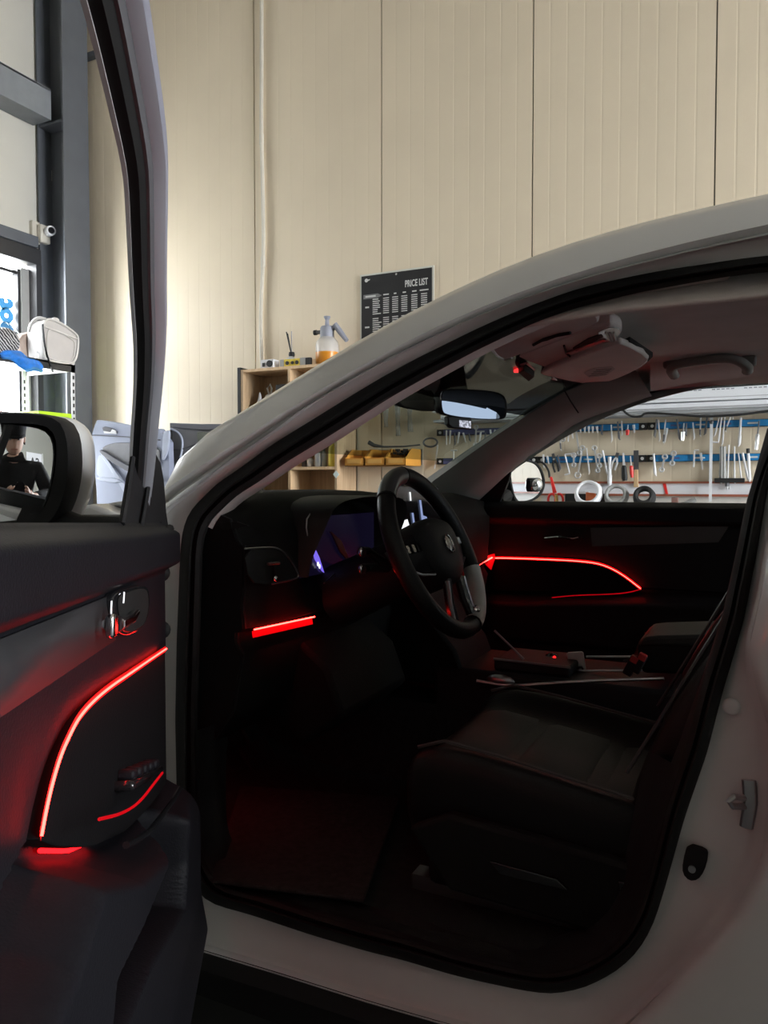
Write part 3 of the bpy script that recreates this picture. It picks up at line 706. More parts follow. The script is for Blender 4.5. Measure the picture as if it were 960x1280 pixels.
B().prism(hq, (0, .006, 0)).build('handle_cup', RUB, pd)
B().tube([fY(681, 673, .02), fY(700, 671, .028), fY(716, 674, .026), fY(723, 672, .02)], [.006, .007, .006, .005], 8).build('handle_lever', CHROME, pd)
sq = [sidef(x, y, .10) for x, y in ((560,640),(640,577),(636,600),(622,634),(600,640))]
B().prism(sq, (0, .02, 0)).build('mirror_sail', TRIM, pd)
B().tube([sidef(639, 580, .09), sidef(630, 606, .09), sidef(618, 635, .09)], .004, 6).build('sail_rib', TRIM, pd)
gx = [(618,635),(640,577),(673,553),(720,520),(767,505),(813,486),(880,474),(960,464),(1040,458),(1000,560),(985,625)]
B().prism([sidef(x, y, .03) for x, y in gx], (0, .004, 0)).build('door_glass', GLASSC, pd, smooth=0)
vz = [(790,498),(820,486),(850,480),(880,475),(960,466),(1040,460)]
B().grid([[sidef(x, y, .02) for x, y in vz], [sidef(x, y+d_, .012) for (x, y), d_ in zip(vz, (1, 4, 8, 11, 15, 17))]]).build('wind_deflector', SMOKE, pd)
# far wing mirror with stick-on round mirror
YM = 3.10; XMm = -.86
g2 = [(638,585),(646,577),(664,577),(674,583),(680,598),(679,612),(670,623),(652,628),(645,624),(640,606)]
c2 = onX(660, 602, XMm); nm = V((.93, -.33, .0)).normalized()
gw2 = smoothp([onp(x, y, c2, nm) for x, y in g2], 2, True); c2 = sum(gw2, V())/len(gw2)
def rx2(s, dx): return [c2+(p-c2)*s+nm*dx for p in gw2]
B().grid([rx2(.985, -.006), rx2(1., 0), rx2(1.09, 0), rx2(1.14, -.03), rx2(1.1, -.08), rx2(.8, -.13), rx2(.05, -.15)], cu=True).build('mirror_housing', RUB, pd, smooth=50)
pl2 = rx2(.985, -.004)
B().prism(pl2, nm*-.002).build('mirror_glass', MIRR, pd, smooth=0)
bc = onX(668, 606, XMm+.02)
bc = onp(668, 606, c2, nm); bn = (nm*.6+(EYE-bc).normalized()*.4).normalized()
bs = B().cyl(bc-bn*.004, bc+bn*.022, .029, .029, 20).build('blind_spot_mirror', RUB, pd)
B().lathe([(.026, 0), (.021, .004), (.012, .007), (.001, .008)], bc+bn*.0225, 20, V((0, 0, 1)).rotation_difference(bn).to_matrix()).build('round_glass', MIRR, bs)
B().tube([c2+V((-.06, -.10, -.06)), c2+V((-.06, -.22, -.08))], .03, 8).build('mirror_arm', RUB, pd)

# ---------------------------------------------------------------- dashboard
dash = part_empty('dashboard', (-1.0, YC, .9), car)
DB = M('dash_soft', (.005, .005, .005), .7, var=.1, bump=.4, bscale=300, spec=.13)
ys = [1.245, 1.255, 1.28, 1.32, 1.37, 1.42, 1.455, 1.465, 1.5, 1.6, 1.7, 1.8, 1.845, 1.855, 1.9, 2.0, 2.1, 2.2, 2.3, 2.45, 2.6, 2.72, 2.79, 2.82]
rows = []
for Y in ys:
    zt = 1.185-.035*(1-sst(1.245, 1.48, Y))-.012*sst(1.9, 2.1, Y)-.02*sst(2.6, 2.82, Y)
    cav = .055 if 1.43 < Y < 1.85 else 0
    endr = .02*(1-sst(1.245, 1.28, Y))+.03*sst(2.75, 2.82, Y)
    rows.append([(-1.60, Y, zt-.05), (-1.35, Y, zt-.015), (-1.12, Y, zt), (-1.0, Y, zt-.004), (-.95, Y, zt-.02), (-.918-endr, Y, zt-.055), (-.905-endr-cav*.6, Y, zt-.075), (-.90-endr-cav, Y, 1.08), (-.90-endr-cav, Y, 1.0), (-.905-endr, Y, .955), (-.90-endr, Y, .912), (-.918-endr, Y, .903), (-.92-endr, Y, .885), (-.905-endr, Y, .86), (-.93-endr, Y, .74), (-1.0, Y, .67), (-1.2, Y, .65), (-1.6, Y, .70)])
B().grid(rows).build('dash_panel', DB, dash, smooth=45)
B().prism([p for p in rows[1]], (0, -.006, 0)).build('dash_end_cap', TRIM, dash, smooth=30)
ec = [side(x, y, .125) for x, y in ((272,655),(297,652),(312,657),(300,660),(280,662))]
B().prism(ec, (0, -.004, 0)).build('demister_slot', RUB, dash)
# corner air vent with thin chrome outline
XD = -.893
vt = smoothp([onX(x, y, XD) for x, y in ((302,686),(350,684),(361,692),(373,715),(372,723),(335,731),(310,728))], 1, True)
B().prism(vt, (.004, 0, 0)).build('air_vent', RUB, dash)
B().tube(smoothp([onX(x, y, XD+.006) for x, y in ((306,686),(335,684),(348,685),(358,693),(370,711),(374,720),(369,724),(340,730))], 2), .0018, 6).build('vent_outline', SATIN, dash)
B().tube([onX(335, 705, XD+.012), onX(349, 704, XD+.012)], .003, 6).build('vent_slat', SATIN, dash)
B().sphere(onX(344, 723, XD+.014), .006).build('vent_knob', CHROME, dash)
B().tube([onX(344, 722, XD+.010), onX(343, 705, XD+.010)], .0025, 6).build('vent_stem', TRIM, dash)
# dashboard light strip
l0, l1 = onX(318, 787, -.896), onX(393, 771, -.896)
lp = [l0, l1]
B().tube(lp, .0016, 8).build('light_strip', LED, dash)
B().grid([[p+V((-.006, 0, -.004)) for p in lp], [p+V((-.004, 0, -.017)) for p in lp]]).build('light_halo', LEDH, dash)  # glow below the strip drawn as an emissive band
# instrument hood, screen
HD = M('hood_plastic', (.012, .012, .012), .6, var=.1, spec=.3)
arch = smoothp([(1.428, 1.0), (1.436, 1.12), (1.46, 1.155), (1.56, 1.168), (1.75, 1.168), (1.82, 1.155), (1.84, 1.12), (1.85, 1.0)], 2)
def ar(dx, dxt, s): return [V((dx+dxt*sst(1.0, 1.16, p[1]), 1.64+(p[0]-1.64)*s, 1.06+(p[1]-1.06)*s)) for p in arch]
B().grid([ar(-.97, 0, 1.04), ar(-.88, .045, 1.04), ar(-.875, .05, 1.02), ar(-.88, .045, 1.0), ar(-.935, 0, .96)]).build('instrument_hood', HD, dash, smooth=40)
PUR = M('display_dark', (.01, .01, .02), .2, var=0, emit=(.06, .04, .18), es=.05)
scr = B().bb((-.925, 1.455, .99), (-.920, 1.825, 1.125)).build('instrument_display', PUR, dash)
dl = [onX(x, y, -.916) for x, y in ((386,671),(391,680),(399,697),(405,716),(402,714),(393,699))]
B().prism(dl, (.001, 0, 0)).build('display_bar', M('display_violet', (.1, .1, .2), .3, var=0, emit=(.20, .14, .85), es=1.0), scr)
for px, py in ((391.5, 689), (397.5, 705), (399.5, 708)):
    c = onX(px, py, -.914); B().sphere(c, .0045, sq=(.3, 1, 1.2)).build('display_digit', M('display_white', (.2, .2, .2), .4, var=0, emit=(.9, .92, 1), es=1.2), scr)
B().tube([onX(x, y, -.88) for x, y in ((388,642),(383.5,649),(383,660),(385,672),(386,676))], .0016, 6).build('hood_bright_edge', SATIN, dash)
B().tube([onX(x, y, -.88) for x, y in ((405,729),(412,723),(420,716))], .0016, 6).build('hood_bright_edge', SATIN, dash)
B().prism([onX(x, y, -.917) for x, y in ((412,664),(425,676),(438,706),(424,690))], (.004, 0, 0)).build('display_shroud', M('shroud_dark', (.02, .018, .03), .4, var=.05), dash)
# centre screen, seen through the steering wheel
XS = -.885
cq = [onX(x, y, XS) for x, y in ((489,606),(548,608),(556,690),(497,690))]
B().prism(cq, (-.02, 0, 0)).build('centre_screen', GLOSSB, dash, bevel=.004)
SCW = M('reflected_white', (.3, .3, .3), .3, var=0, emit=(.95, .97, 1), es=1.0)  # emissive shapes stand for reflections on the screen glass
SCB = M('reflected_blue', (.1, .1, .2), .3, var=0, emit=(.28, .36, .62), es=.8)
for nm, ql, mt in (('reflected_tile', ((499,653),(509,649),(513,662),(504,667)), SCW), ('reflected_line', ((511.5,615),(513,615),(514,626),(512.5,626)), SCW), ('reflected_line', ((514.5,641),(516.5,641),(519,660),(517,660)), SCB), ('reflected_line', ((524,625),(526,625),(530,656),(527.5,656)), SCB), ('reflected_panel', ((528,644),(533,646),(536,656),(530,657)), SCB)):
    B().prism([onX(x, y, XS+.002) for x, y in ql], (.001, 0, 0)).build(nm, mt, dash)
# centre stack, far air vent
B().prism([V((-.91, YC-.13, 1.02)), V((-.86, YC-.13, .92)), V((-.72, YC-.13, .76)), V((-.68, YC-.13, .66)), V((-.95, YC-.13, .66))], (0, .26, 0)).build('centre_stack', DB, dash, bevel=.01)
ln = [onY(618, 788, YC-.135), onY(655, 824, YC-.135)]
B().tube(ln, .003, 6).build('stack_edge', SATIN, dash)
fv = onX(601, 662, -.93); rm = Matrix.Rotation(math.radians(90), 3, 'Y')
B().lathe([(.036, 0), (.040, .008), (.034, .012), (.030, .004), (.012, .004), (.010, .012), (.001, .012)], fv, 22, rm).build('air_vent', TRIM, dash)
B().tube([fv+V((.012, -.02, -.028)), fv+V((.012, 0, -.034)), fv+V((.012, .02, -.028))], .002, 6).build('vent_outline', CHROME, dash)
f0, f1 = onX(604, 703, -.905), onX(614, 697, -.905)
B().prism([onX(x, y, -.912) for x, y in ((602,697),(617,692),(618,697),(613,712),(607,706))], (.004, 0, 0)).build('light_halo', LEDH, dash)  # glowing patch drawn for the red light in the dash corner
B().tube([onX(590, 710, -.903), onX(604, 703, -.903), onX(615, 697, -.903)], .003, 8).build('light_strip', LED, dash)
# lower strip glow near the steering column and footwell lamps
for px, py, X in ((432, 838, -.95),):
    c = onX(px, py, X); B().tube([c+V((0, -.02, -.012)), c+V((0, .012, .010))], .003, 6).build('footwell_lamp', LED, dash)
B().bb((-1.12, 1.36, .648), (-1.09, 1.44, .653)).build('footwell_lamp', LEDH, dash)
area('footwell_light', (-1.1, 1.40, .642), (0, 0, 0), .06, .10, .12, (1, .0, .01))

# ---------------------------------------------------------------- steering wheel
WC = onY(543, 689, 1.60); wn = V((.906, 0, .423)); wy = V((0, 1, 0)); wu = V((-.423, 0, .906)); RW = .186
sw = part_empty('steering_wheel', WC, car)
def wp(a, r, d=0.): return WC+wy*(math.cos(a)*r)+wu*(math.sin(a)*r)+wn*d
def arc(a0, a1, n=40, r=RW): return [wp(lerp(a0, a1, i/(n-1)), r) for i in range(n)]
D = math.radians
B().tube(arc(D(0), D(360), 81)[:-1], .0195, 14, closed=True).build('rim', LEATH, sw, smooth=80)
B().tube(arc(D(-78), D(-18), 30), .0212, 14).build('rim_grip', GREYL, sw, smooth=80, label='grey leather section of the rim')
B().tube(arc(D(92), D(135), 24), .0206, 14).build('rim_grip', M('lit_smooth_leather', (.05, .05, .05), .4, var=.06), sw, smooth=80)  # lighter colour stands for the light falling on the rim top
for a in (92, 135, -78, -18):
    B().tube([wp(D(a)-.012, RW), wp(D(a)+.012, RW)], .0218, 14).build('rim_seam', RUB, sw)
m3 = Matrix((wy, wu, wn)).transposed()
pad = smoothp([(-.105, .045), (-.06, .075), (.06, .075), (.105, .045), (.09, -.03), (.045, -.085), (-.045, -.085), (-.09, -.03)], 2, True)
def padr(s, d): return [WC+m3 @ V((p[0]*s, p[1]*s, d)) for p in pad]
B().grid([padr(.98, -.05), padr(1.0, .0), padr(.97, .018), padr(.85, .030), padr(.5, .036), padr(.02, .037)], cu=True).build('hub_pad', TRIM, sw, smooth=60)
B().tube([WC+m3 @ V((.017*math.cos(t), .002+.021*math.sin(t), .041)) for t in [2*math.pi*i/24 for i in range(24)]], .0022, 8, closed=True).build('badge_ring', CHROME, sw)
B().lathe([(.0145, 0), (.013, .004), (.001, .005)], WC+m3 @ V((0, .002, .037)), 20, m3 @ Matrix.Diagonal((1, 1.25, 1))).build('badge_disc', GLOSSB, sw)
for s in (-1, 1):
    B().grid([[WC+m3 @ V((s*x, z, d)) for x, z, d in ((.08, .045, .012), (.13, .035, .0), (.178, .022, -.004))], [WC+m3 @ V((s*x, z, d)) for x, z, d in ((.08, .0, .018), (.13, .0, .006), (.178, .0, .0))], [WC+m3 @ V((s*x, z, d)) for x, z, d in ((.075, -.045, .012), (.13, -.035, .0), (.178, -.025, -.004))]]).build('spoke', TRIM, sw, solid=.02, off=-1)
    B().tube([WC+m3 @ V((s*x, z, d)) for x, z, d in ((.075, -.052, .012), (.12, -.045, .004), (.16, -.03, .0))], .003, 6).build('spoke_trim', SATIN, sw)
    for k in range(3):
        B().box(WC+m3 @ V((s*(.105+.022*k), .012-.012*k*0, .012-.003*k)), (.016, .02, .008), m3).build('spoke_button', GLOSSB, sw, bevel=.002)
for s in (-1, 1):
    B().tube([WC+m3 @ V((s*.035, -.07, .015)), WC+m3 @ V((s*.045, -.12, .004)), WC+m3 @ V((s*.055, -.172, .0))], .011, 8).build('spoke', GLOSSB, sw)
    B().tube([WC+m3 @ V((s*.048, -.075, .022)), WC+m3 @ V((s*.058, -.12, .012)), WC+m3 @ V((s*.066, -.165, .006))], .004, 6).build('spoke_trim', SATIN, sw)
B().sphere(WC+m3 @ V((.062, -.155, .012)), .011).build('cruise_dial', CHROME, sw)
B().tube([WC-wn*.03, WC-wn*.10, WC-wn*.28], [.055, .065, .075], 16).build('column_shroud', TRIM, sw)
for (px, py, yy) in ((452, 690, 1.455), (452, 711, 1.475)):
    tip = onY(px, py, yy); B().tube([WC-wn*.09+wy*-.05, tip+V((0, .03, 0)), tip], [.011, .009, .012], 10).build('stalk', TRIM, sw)
    B().sphere(tip, .0085, sq=(.7, 1, 1.2)).build('stalk_tip', CHROME, sw)
B().tube([wp(D(-150), .14, -.05), wp(D(-170), .155, -.03), wp(D(170), .15, -.04)], .006, 8).build('shift_paddle', GLOSSB, sw)
# knee panel and its bright edge below the column
B().prism([V((-.92, 1.44, .86)), V((-.84, 1.44, .80)), V((-.80, 1.44, .70)), V((-.90, 1.44, .62)), V((-1.0, 1.44, .66))], (0, .34, 0)).build('knee_panel', DB, dash, bevel=.012)

# ---------------------------------------------------------------- seats
def make_seat(name, dx, yc, label):
    st = part_empty(name, (-.3+dx, yc, .42), car); st['label'] = label
    def sec(X, zc, bo, hw, bot):
        hw_ = hw; z0 = zc
        pts = [(-hw*.92, bot), (-hw*.99, lerp(bot, z0, .5)), (-hw, z0+bo*.35), (-hw*.95, z0+bo*.85), (-hw*.86, z0+bo), (-hw*.74, z0+bo*.6), (-hw*.62, z0+.004), (-hw*.3, z0+.008), (0, z0+.008)]
        pts += [(-a, c) for a, c in pts[-2::-1]]
        return [V((X+dx, yc+a, c)) for a, c in pts]
    cst = [(-.615, .600, .01, .20, .54), (-.61, .635, .02, .235, .50), (-.585, .660, .034, .25, .47), (-.53, .668, .042, .26, .46), (-.42, .655, .045, .26, .46), (-.30, .636, .045, .26, .46), (-.18, .618, .042, .26, .46), (-.06, .605, .035, .25, .47), (.02, .600, .02, .24, .48)]
    rows = [sec(*c) for c in cst]
    b = B().grid(rows, cu=True); n = len(rows[0]); b.f.append(list(range(n))); b.f.append([len(b.v)-n+i for i in range(n)])
    b.build('cushion', LEATH, st, smooth=70, sub=1)
    def zc(X): return line([(c[0], c[1]) for c in cst], X)
    for x0, x1 in ((-.575, -.435), (-.425, -.275), (-.262, -.06)):
        rr_ = []
        for i in range(7):
            X = lerp(x0, x1, i/6); e = 1-(2*i/6-1)**6
            rr_.append([V((X+dx, yc+t*.155, zc(X)+.004+.012*e*(1-abs(t)**5))) for t in [k/5-1 for k in range(11)]])
        B().grid(rr_).build('cushion_panel', LEATH2, st, smooth=70)
    for s in (-1, 1):
        B().tube([V((X+dx, yc+s*.262*.86, zc(X)+.046 if X > -.55 else zc(X)+.034)) for X in (-.585, -.53, -.42, -.3, -.18, -.06)], .0035, 6).build('piping', M('piping_leather', (.05, .045, .045), .4, var=.05), st)
    # backrest
    def bsec(s, hw, bo, th):
        c = V((-.17+dx+s*.47, yc, .60+s*.883)); f = V((-.883, 0, .47))
        pts = [(-hw*.9, -th), (-hw, -th*.5), (-hw*1.02, bo*.3), (-hw*.96, bo*.9), (-hw*.86, bo), (-hw*.72, bo*.5), (-hw*.58, .0), (-hw*.3, .004), (0, .004)]
        pts += [(-a, d) for a, d in pts[-2::-1]]
        return [c+V((0, a, 0))+f*d for a, d in pts]
    bst = [(.0, .22, .03, .11), (.04, .245, .05, .12), (.12, .255, .07, .12), (.24, .26, .078, .12), (.36, .255, .07, .12), (.46, .235, .05, .11), (.54, .20, .03, .10), (.60, .16, .015, .08), (.625, .10, .0, .05)]
    rows = [bsec(*c) for c in bst]
    b = B().grid(rows, cu=True); n = len(rows[0]); b.f.append(list(range(n))); b.f.append([len(b.v)-n+i for i in range(n)])
    b.build('backrest', LEATH, st, smooth=70, sub=1)
    for s0, s1 in ((.04, .17), (.18, .31), (.32, .46)):
        rr_ = []
        for i in range(6):
            s = lerp(s0, s1, i/5); c = V((-.17+dx+s*.47, yc, .60+s*.883)); f = V((-.883, 0, .47)); e = 1-(2*i/5-1)**6
            rr_.append([c+V((0, t*.14, 0))+f*(.004+.012*e*(1-abs(t)**5)) for t in [k/5-1 for k in range(11)]])
        B().grid(rr_).build('backrest_panel', LEATH2, st, smooth=70)
    for sd in (-1, 1):
        B().tube([bsec(s, .255, .075, .12)[4 if sd < 0 else -5] for s in (.08, .16, .24, .32, .4)], .0035, 6).build('piping', MATS['piping_leather'], st)
    hc = V((-.17+dx+.70*.47, yc, .60+.70*.883))
    B().sphere(hc, .1, 18, (.55, 1.25, .8), Matrix.Rotation(D(28), 3, 'Y')).build('headrest', LEATH, st, smooth=80)
    for s in (-1, 1): B().cyl(hc+V((-.06, s*.05, -.14)), hc+V((0, s*.05, 0)), .006).build('headrest_post', SATIN, st)
    B().bb((-.56+dx, yc-.25, .44), (.0+dx, yc+.25, .52)).build('seat_base', CLAD, st, bevel=.02)
    sd = B().prism([V((x+dx, yc-.285, z)) for x, z in ((-.58, .56), (-.50, .60), (-.1, .57), (.06, .60), (.08, .50), (-.05, .44), (-.50, .46))], (0, .03, 0)).build('side_shield', CLAD, st, bevel=.008)
    B().prism([V((x+dx, yc-.292, z)) for x, z in ((-.42, .535), (-.30, .53), (-.28, .515), (-.40, .515))], (0, .01, 0)).build('seat_switch', GLOSSB, sd, bevel=.002)
    B().prism([V((x+dx, yc-.292, z)) for x, z in ((-.20, .55), (-.18, .55), (-.17, .50), (-.19, .50))], (0, .01, 0)).build('seat_switch', GLOSSB, sd, bevel=.002)
    for s in (-.2, .2): B().bb((-.6+dx, yc+s-.02, .405), (.1+dx, yc+s+.02, .44)).build('seat_rail', SATIN, st)
    return st
make_seat('driver_seat', .0, 1.575, 'black leather seat nearer the open door')
make_seat('passenger_seat', .24, 2*YC-1.575, 'black leather seat beyond the centre console')

# ---------------------------------------------------------------- centre console
cc = part_empty('centre_console', (-.3, YC, .6), car)
B().bb((-.78, YC-.135, .58), (.25, YC+.135, .715)).build('console_body', TRIM, cc, bevel=.012)
r0 = [onY(x, y, YC-.140) for x, y in ((596,851),(618,855),(640,857.5),(680,855),(740,851),(830,848))]
B().tube(smoothp(r0, 2), .0045, 8).build('console_rail', SATIN, cc)
B().sphere(onY(626, 850, YC-.13), .03, sq=(1.4, .5, .5)).build('rail_end', SATIN, cc)
r1 = [onY(x, y, YC-.03) for x, y in ((690,838.5),(810,838))]
B().tube(r1, .003, 8).build('tray_edge', SATIN, cc)
r2 = [onY(x, y, YC+.11) for x, y in ((733,821),(800,821))]
B().tube(r2, .0035, 8).build('tray_edge', SATIN, cc)
B().bb((-.62, YC-.11, .715), (-.42, YC+.06, .742)).build('shift_surround', TRIM, cc, bevel=.006)
B().tube([V((-.62, YC-.112, .744)), V((-.42, YC-.112, .742))], .003, 6).build('tray_edge', SATIN, cc)
gk = onY(690, 824, YC+.0)
B().tube([gk+V((0, 0, -.06)), gk+V((.0, 0, -.01))], [.022, .014], 10).build('gear_boot', LEATH, cc)
B().sphere(gk, .022, 14, (1, .8, .8)).build('gear_knob', GLOSSB, cc)
for px, py in ((670, 826), (693, 822), (703, 826)):
    B().sphere(onY(px, py, YC-.02), .005, 8).build('red_glint', M('red_glint_glow', (.2, 0, 0), .4, var=0, emit=(1, .02, .02), es=1.5), cc)  # glowing dots stand for red glints around the gear lever
ab = [onY(x, y, YC-.09) for x, y in ((797,826),(796,805),(803,797),(822,795),(900,793),(900,845),(803,842))]
B().prism(ab, (0, .20, 0)).build('armrest', LEATH, cc, bevel=.014, seg=3)
at_ = [onY(x, y, YC-.095) for x, y in ((797,809),(803,797),(822,795),(900,793),(900,808))]
B().prism(at_, (0, .21, 0)).build('armrest_lid', LEATH2, cc, bevel=.008)
# seat belt buckles beside the armrest
for px, py in ((789, 832), (799, 829)):
    c = onY(px, py, YC-.13); m = Matrix.Rotation(D(25), 3, 'Y')
    bk = B().box(c, (.022, .02, .05), m).build('belt_buckle', TRIM, cc, bevel=.004)
    B().box(c+m @ V((0, -.002, .018)), (.018, .018, .016), m).build('buckle_button', M('red_plastic', (.35, .02, .02), .4, var=.05), bk, bevel=.002)

# ---------------------------------------------------------------- overhead
oh = part_empty('overhead_fittings', (-.45, YC, 1.5), car)
def zpoly(pts, z): return [onZ(x, y, z) for x, y in pts]
dvz = smoothp(zpoly(((611,434),(660,414),(700,399),(737,389),(750,397),(748,405),(700,425),(660,440),(633,450),(624,447)), 1.528), 1, True)
B().prism(dvz, (0, 0, .014)).build('sun_visor', VISOR, oh, bevel=.005)
B().tube(zpoly(((613,434),(622,445),(630,449),(640,447)), 1.528), .0035, 6).build('visor_edge', M('visor_piping', (.5, .48, .47), .6, var=.03), oh)
B().tube(zpoly(((667,431),(680,424),(697,419),(713,416)), 1.525), .004, 6).build('visor_strap', TRIM, oh)
B().prism(zpoly(((671,429),(684,422),(699,417.5),(709,416),(697,421),(684,426)), 1.525), (0, 0, .002)).build('visor_pocket', RUB, oh)
B().prism(zpoly(((734,389),(744,384),(751,388),(741,394)), 1.535), (0, 0, .02)).build('visor_clip', VISOR, oh, bevel=.003)
B().prism(zpoly(((737,389),(744,386),(747,389),(740,392)), 1.533), (0, 0, .01)).build('clip_hole', RUB, oh)
oc = smoothp(zpoly(((617,458),(650,444),(700,424),(745,410),(765,406),(778,412),(776,422),(755,433),(705,450),(660,471),(642,475),(628,470)), 1.548), 2, True)
B().prism(oc, (0, 0, .03)).build('map_light_console', VISOR, oh, bevel=.008)
B().prism(smoothp(zpoly(((744,418),(758,410),(771,410),(777,416),(764,432),(757,434)), 1.546), 1, True), (0, 0, .01)).build('map_lamp_lens', M('frosted_lens', (.55, .54, .52), .2, var=.05, spec=.6), oh, bevel=.002)
for i in range(3):
    B().tube(zpoly(((757+5*i, 416),(764+3*i, 428)), 1.544), .0025, 6).build('lens_rib', M('visor_piping', (.5, .48, .47), .6), oh)
B().tube(zpoly(((705,432),(708,442),(716,448)), 1.546), .003, 6).build('console_joint', RUB, oh)
B().tube(zpoly(((708,441),(735,431),(756,424)), 1.545), .0035, 6).build('console_chrome', SATIN, oh)
B().prism(zpoly(((716,436),(735,424),(752,418),(754,421),(738,430),(720,439)), 1.545), (0, 0, .004)).build('glasses_slot', RUB, oh)
# toll transponder bracket with a small red light
tq = zpoly(((648,459),(655,455),(668,464),(661,470)), 1.535)
B().prism(tq, (0, 0, -.018)).build('transponder', TRIM, oh, bevel=.003)
c = onZ(645, 462, 1.530)
B().box(c, (.010, .012, .016)).build('transponder_light', M('red_indicator', (.2, 0, 0), .4, var=0, emit=(1, .03, .03), es=2.0), oh)
B().tube(zpoly(((651,456),(658,454),(668,462)), 1.528), .003, 6).build('transponder_clip', M('red_clip', (.4, .05, .06), .4), oh)
pvz = smoothp(zpoly(((671,469),(690,459),(730,444),(765,431),(780,429),(812,447),(808,455),(782,470),(750,481),(727,487),(712,485),(690,477)), 1.535), 1, True)
B().prism(pvz, (0, 0, .016)).build('sun_visor', VISOR, oh, bevel=.005)
sk = zpoly(((730,466),(742,460),(766,458),(769,461),(758,469),(736,472)), 1.5345)
B().prism(sk, (0, 0, -.0006)).build('warning_label', M('visor_label', (.42, .41, .40), .7, var=.02), oh)
for i in range(4):
    B().tube(zpoly(((736+3*i, 470-2.5*i),(758+2.2*i, 467.5-2.2*i)), 1.5335), .0012, 4).build('label_line', M('label_ink', (.16, .15, .15), .8), oh)
B().prism(zpoly(((684,474),(692,471),(698,475),(690,478)), 1.534), (0, 0, -.004)).build('visor_clip', VISOR, oh, bevel=.002)
B().prism(zpoly(((781,430),(787,427),(816,446),(810,452)), 1.545), (0, 0, .012)).build('visor_recess', RUB, oh)
gh = [sidef(x, y, i_) for x, y, i_ in ((843,470,.25),(838,462,.29),(846,455,.32),(880,450,.33),(912,447,.33),(926,452,.32),(935,459,.29),(934,464,.25))]
B().tube(smoothp(gh, 2), .0125, 10, flat=1.3).build('grab_handle', M('handle_plastic', (.20, .19, .18), .6, var=.04), oh, smooth=70)
for g0 in (gh[1], gh[-2]): B().box(g0+V((0, .02, .02)), (.045, .04, .03)).build('handle_foot', MATS['handle_plastic'], oh, bevel=.008)
# rear view mirror
pm = onY(591, 505, 2.02); nmr = V((1.26, -.725, -.066)).normalized()
def mp(x, y): return onp(x, y, pm, nmr)
mo = smoothp([mp(x, y) for x, y in ((549,489),(560,486),(600,487),(626,491),(633,500),(633,520),(627,525),(590,524),(556,519),(550,514))], 2, True)
cM = sum(mo, V())/len(mo)
def mr_(s, d): return [cM+(p-cM)*s+nmr*d for p in mo]
rv = B().grid([mr_(.93, -.001), mr_(1.0, .002), mr_(1.02, -.006), mr_(1.0, -.025), mr_(.7, -.045), mr_(.1, -.05)], cu=True).build('rear_view_mirror', GLOSSB, car, smooth=50)
B().prism(mr_(.945, .0), nmr*.001).build('mirror_glass', MIRRD, rv)
B().tube([cM-nmr*.04, cM-nmr*.07+V((-.03, 0, .03)), cM-nmr*.09+V((-.08, 0, .08))], [.018, .014, .02], 10).build('mirror_stem', RUB, rv)
# dark camera cover behind the mirror
cvq = [(498,503),(508,499),(540,482),(575,466),(600,449),(612,462),(640,476),(605,480),(556,486),(552,515),(530,515),(506,511)]
cv0 = [onp(x, y, (-.86, YC, 1.42), (.75, -.2, .55)) for x, y in cvq]
B().prism(cv0, (-.06, 0, .02)).build('camera_cover', TRIM, car, bevel=.008)

# ================================================================== THINGS IN THE GARAGE
OAK = wood('oak_ply', (.42, .29, .17), (.52, .37, .23)); PINE = wood('pale_pine', (.62, .42, .24), (.72, .52, .32))
ORANGE = M('amber_plastic', (.52, .24, .04), .45, var=.08, spec=.4); YEL = M('yellow_plastic', (.75, .58, .08), .4, var=.05)
CLEARP = MT('clear_plastic', (.80, .82, .82)); MILK = M('milky_plastic', (.62, .62, .62), .35, var=.04, alpha=.55)
BLK = M('matt_black', (.012, .012, .012), .6, var=.1); GRY = M('grey_plastic', (.28, .29, .34), .5, var=.05)
INK = M('white_print', (.62, .62, .60), .7, var=.03); STL = M('tool_steel', (.74, .74, .75), .3, .5, var=.08); STLD = M('dark_tool_steel', (.16, .16, .17), .4, .8, var=.1)
RED = M('red_plastic2', (.70, .03, .025), .4, var=.05); WOODH = wood('handle_wood', (.55, .36, .18), (.64, .44, .25), 8)
# --- wooden shelf unit against the back wall
SX0, SX1, SY0, SY1 = -3.125, -2.39, 4.23, YW-.005
su = thing('shelf_unit', ((SX0+SX1)/2, (SY0+SY1)/2, 0), 'oak coloured shelf unit with square compartments against the cream wall', 'shelf')
B().bb((SX0-.025, SY0-.003, .01), (SX0-.001, SY1, 1.975)).build('dark_side_board', BLK, su)
B().bb((SX0, SY0, .01), (SX0+.018, SY1, 1.96)).build('side_board', OAK, su)
B().bb((SX1-.018, SY0, .01), (SX1, SY1, 1.96)).build('side_board', OAK, su)
B().bb((SX0, SY1-.012, .01), (SX1, SY1, 1.96)).build('back_board', OAK, su)
SHZ = [1.96, 1.635, 1.31, .985, .66, .335, .05]
for z in SHZ: B().bb((SX0+.018, SY0+.002, z-.018), (SX1-.018, SY1-.012, z)).build('shelf_board', PINE if z > 1.9 or abs(z-1.31) < .01 else OAK, su)
xm = (SX0+SX1)/2+.01
for a, c in zip(SHZ[1:], SHZ): B().bb((xm-.009, SY0+.004, a), (xm+.009, SY1-.012, c-.018)).build('divider', PINE, su)
dz = onY(420, 593, SY0-.004)
o = B().prism([dz+V((math.cos(k*math.pi/2)*.022, 0, math.sin(k*math.pi/2)*.024)) for k in range(4)], (0, .003, 0)).build('paper_tag', M('tag_paper', (.70, .78, .76), .7), None)
tag(o, 'small pale diamond shaped paper tag stuck on the front edge of the oak shelf', 'tag')
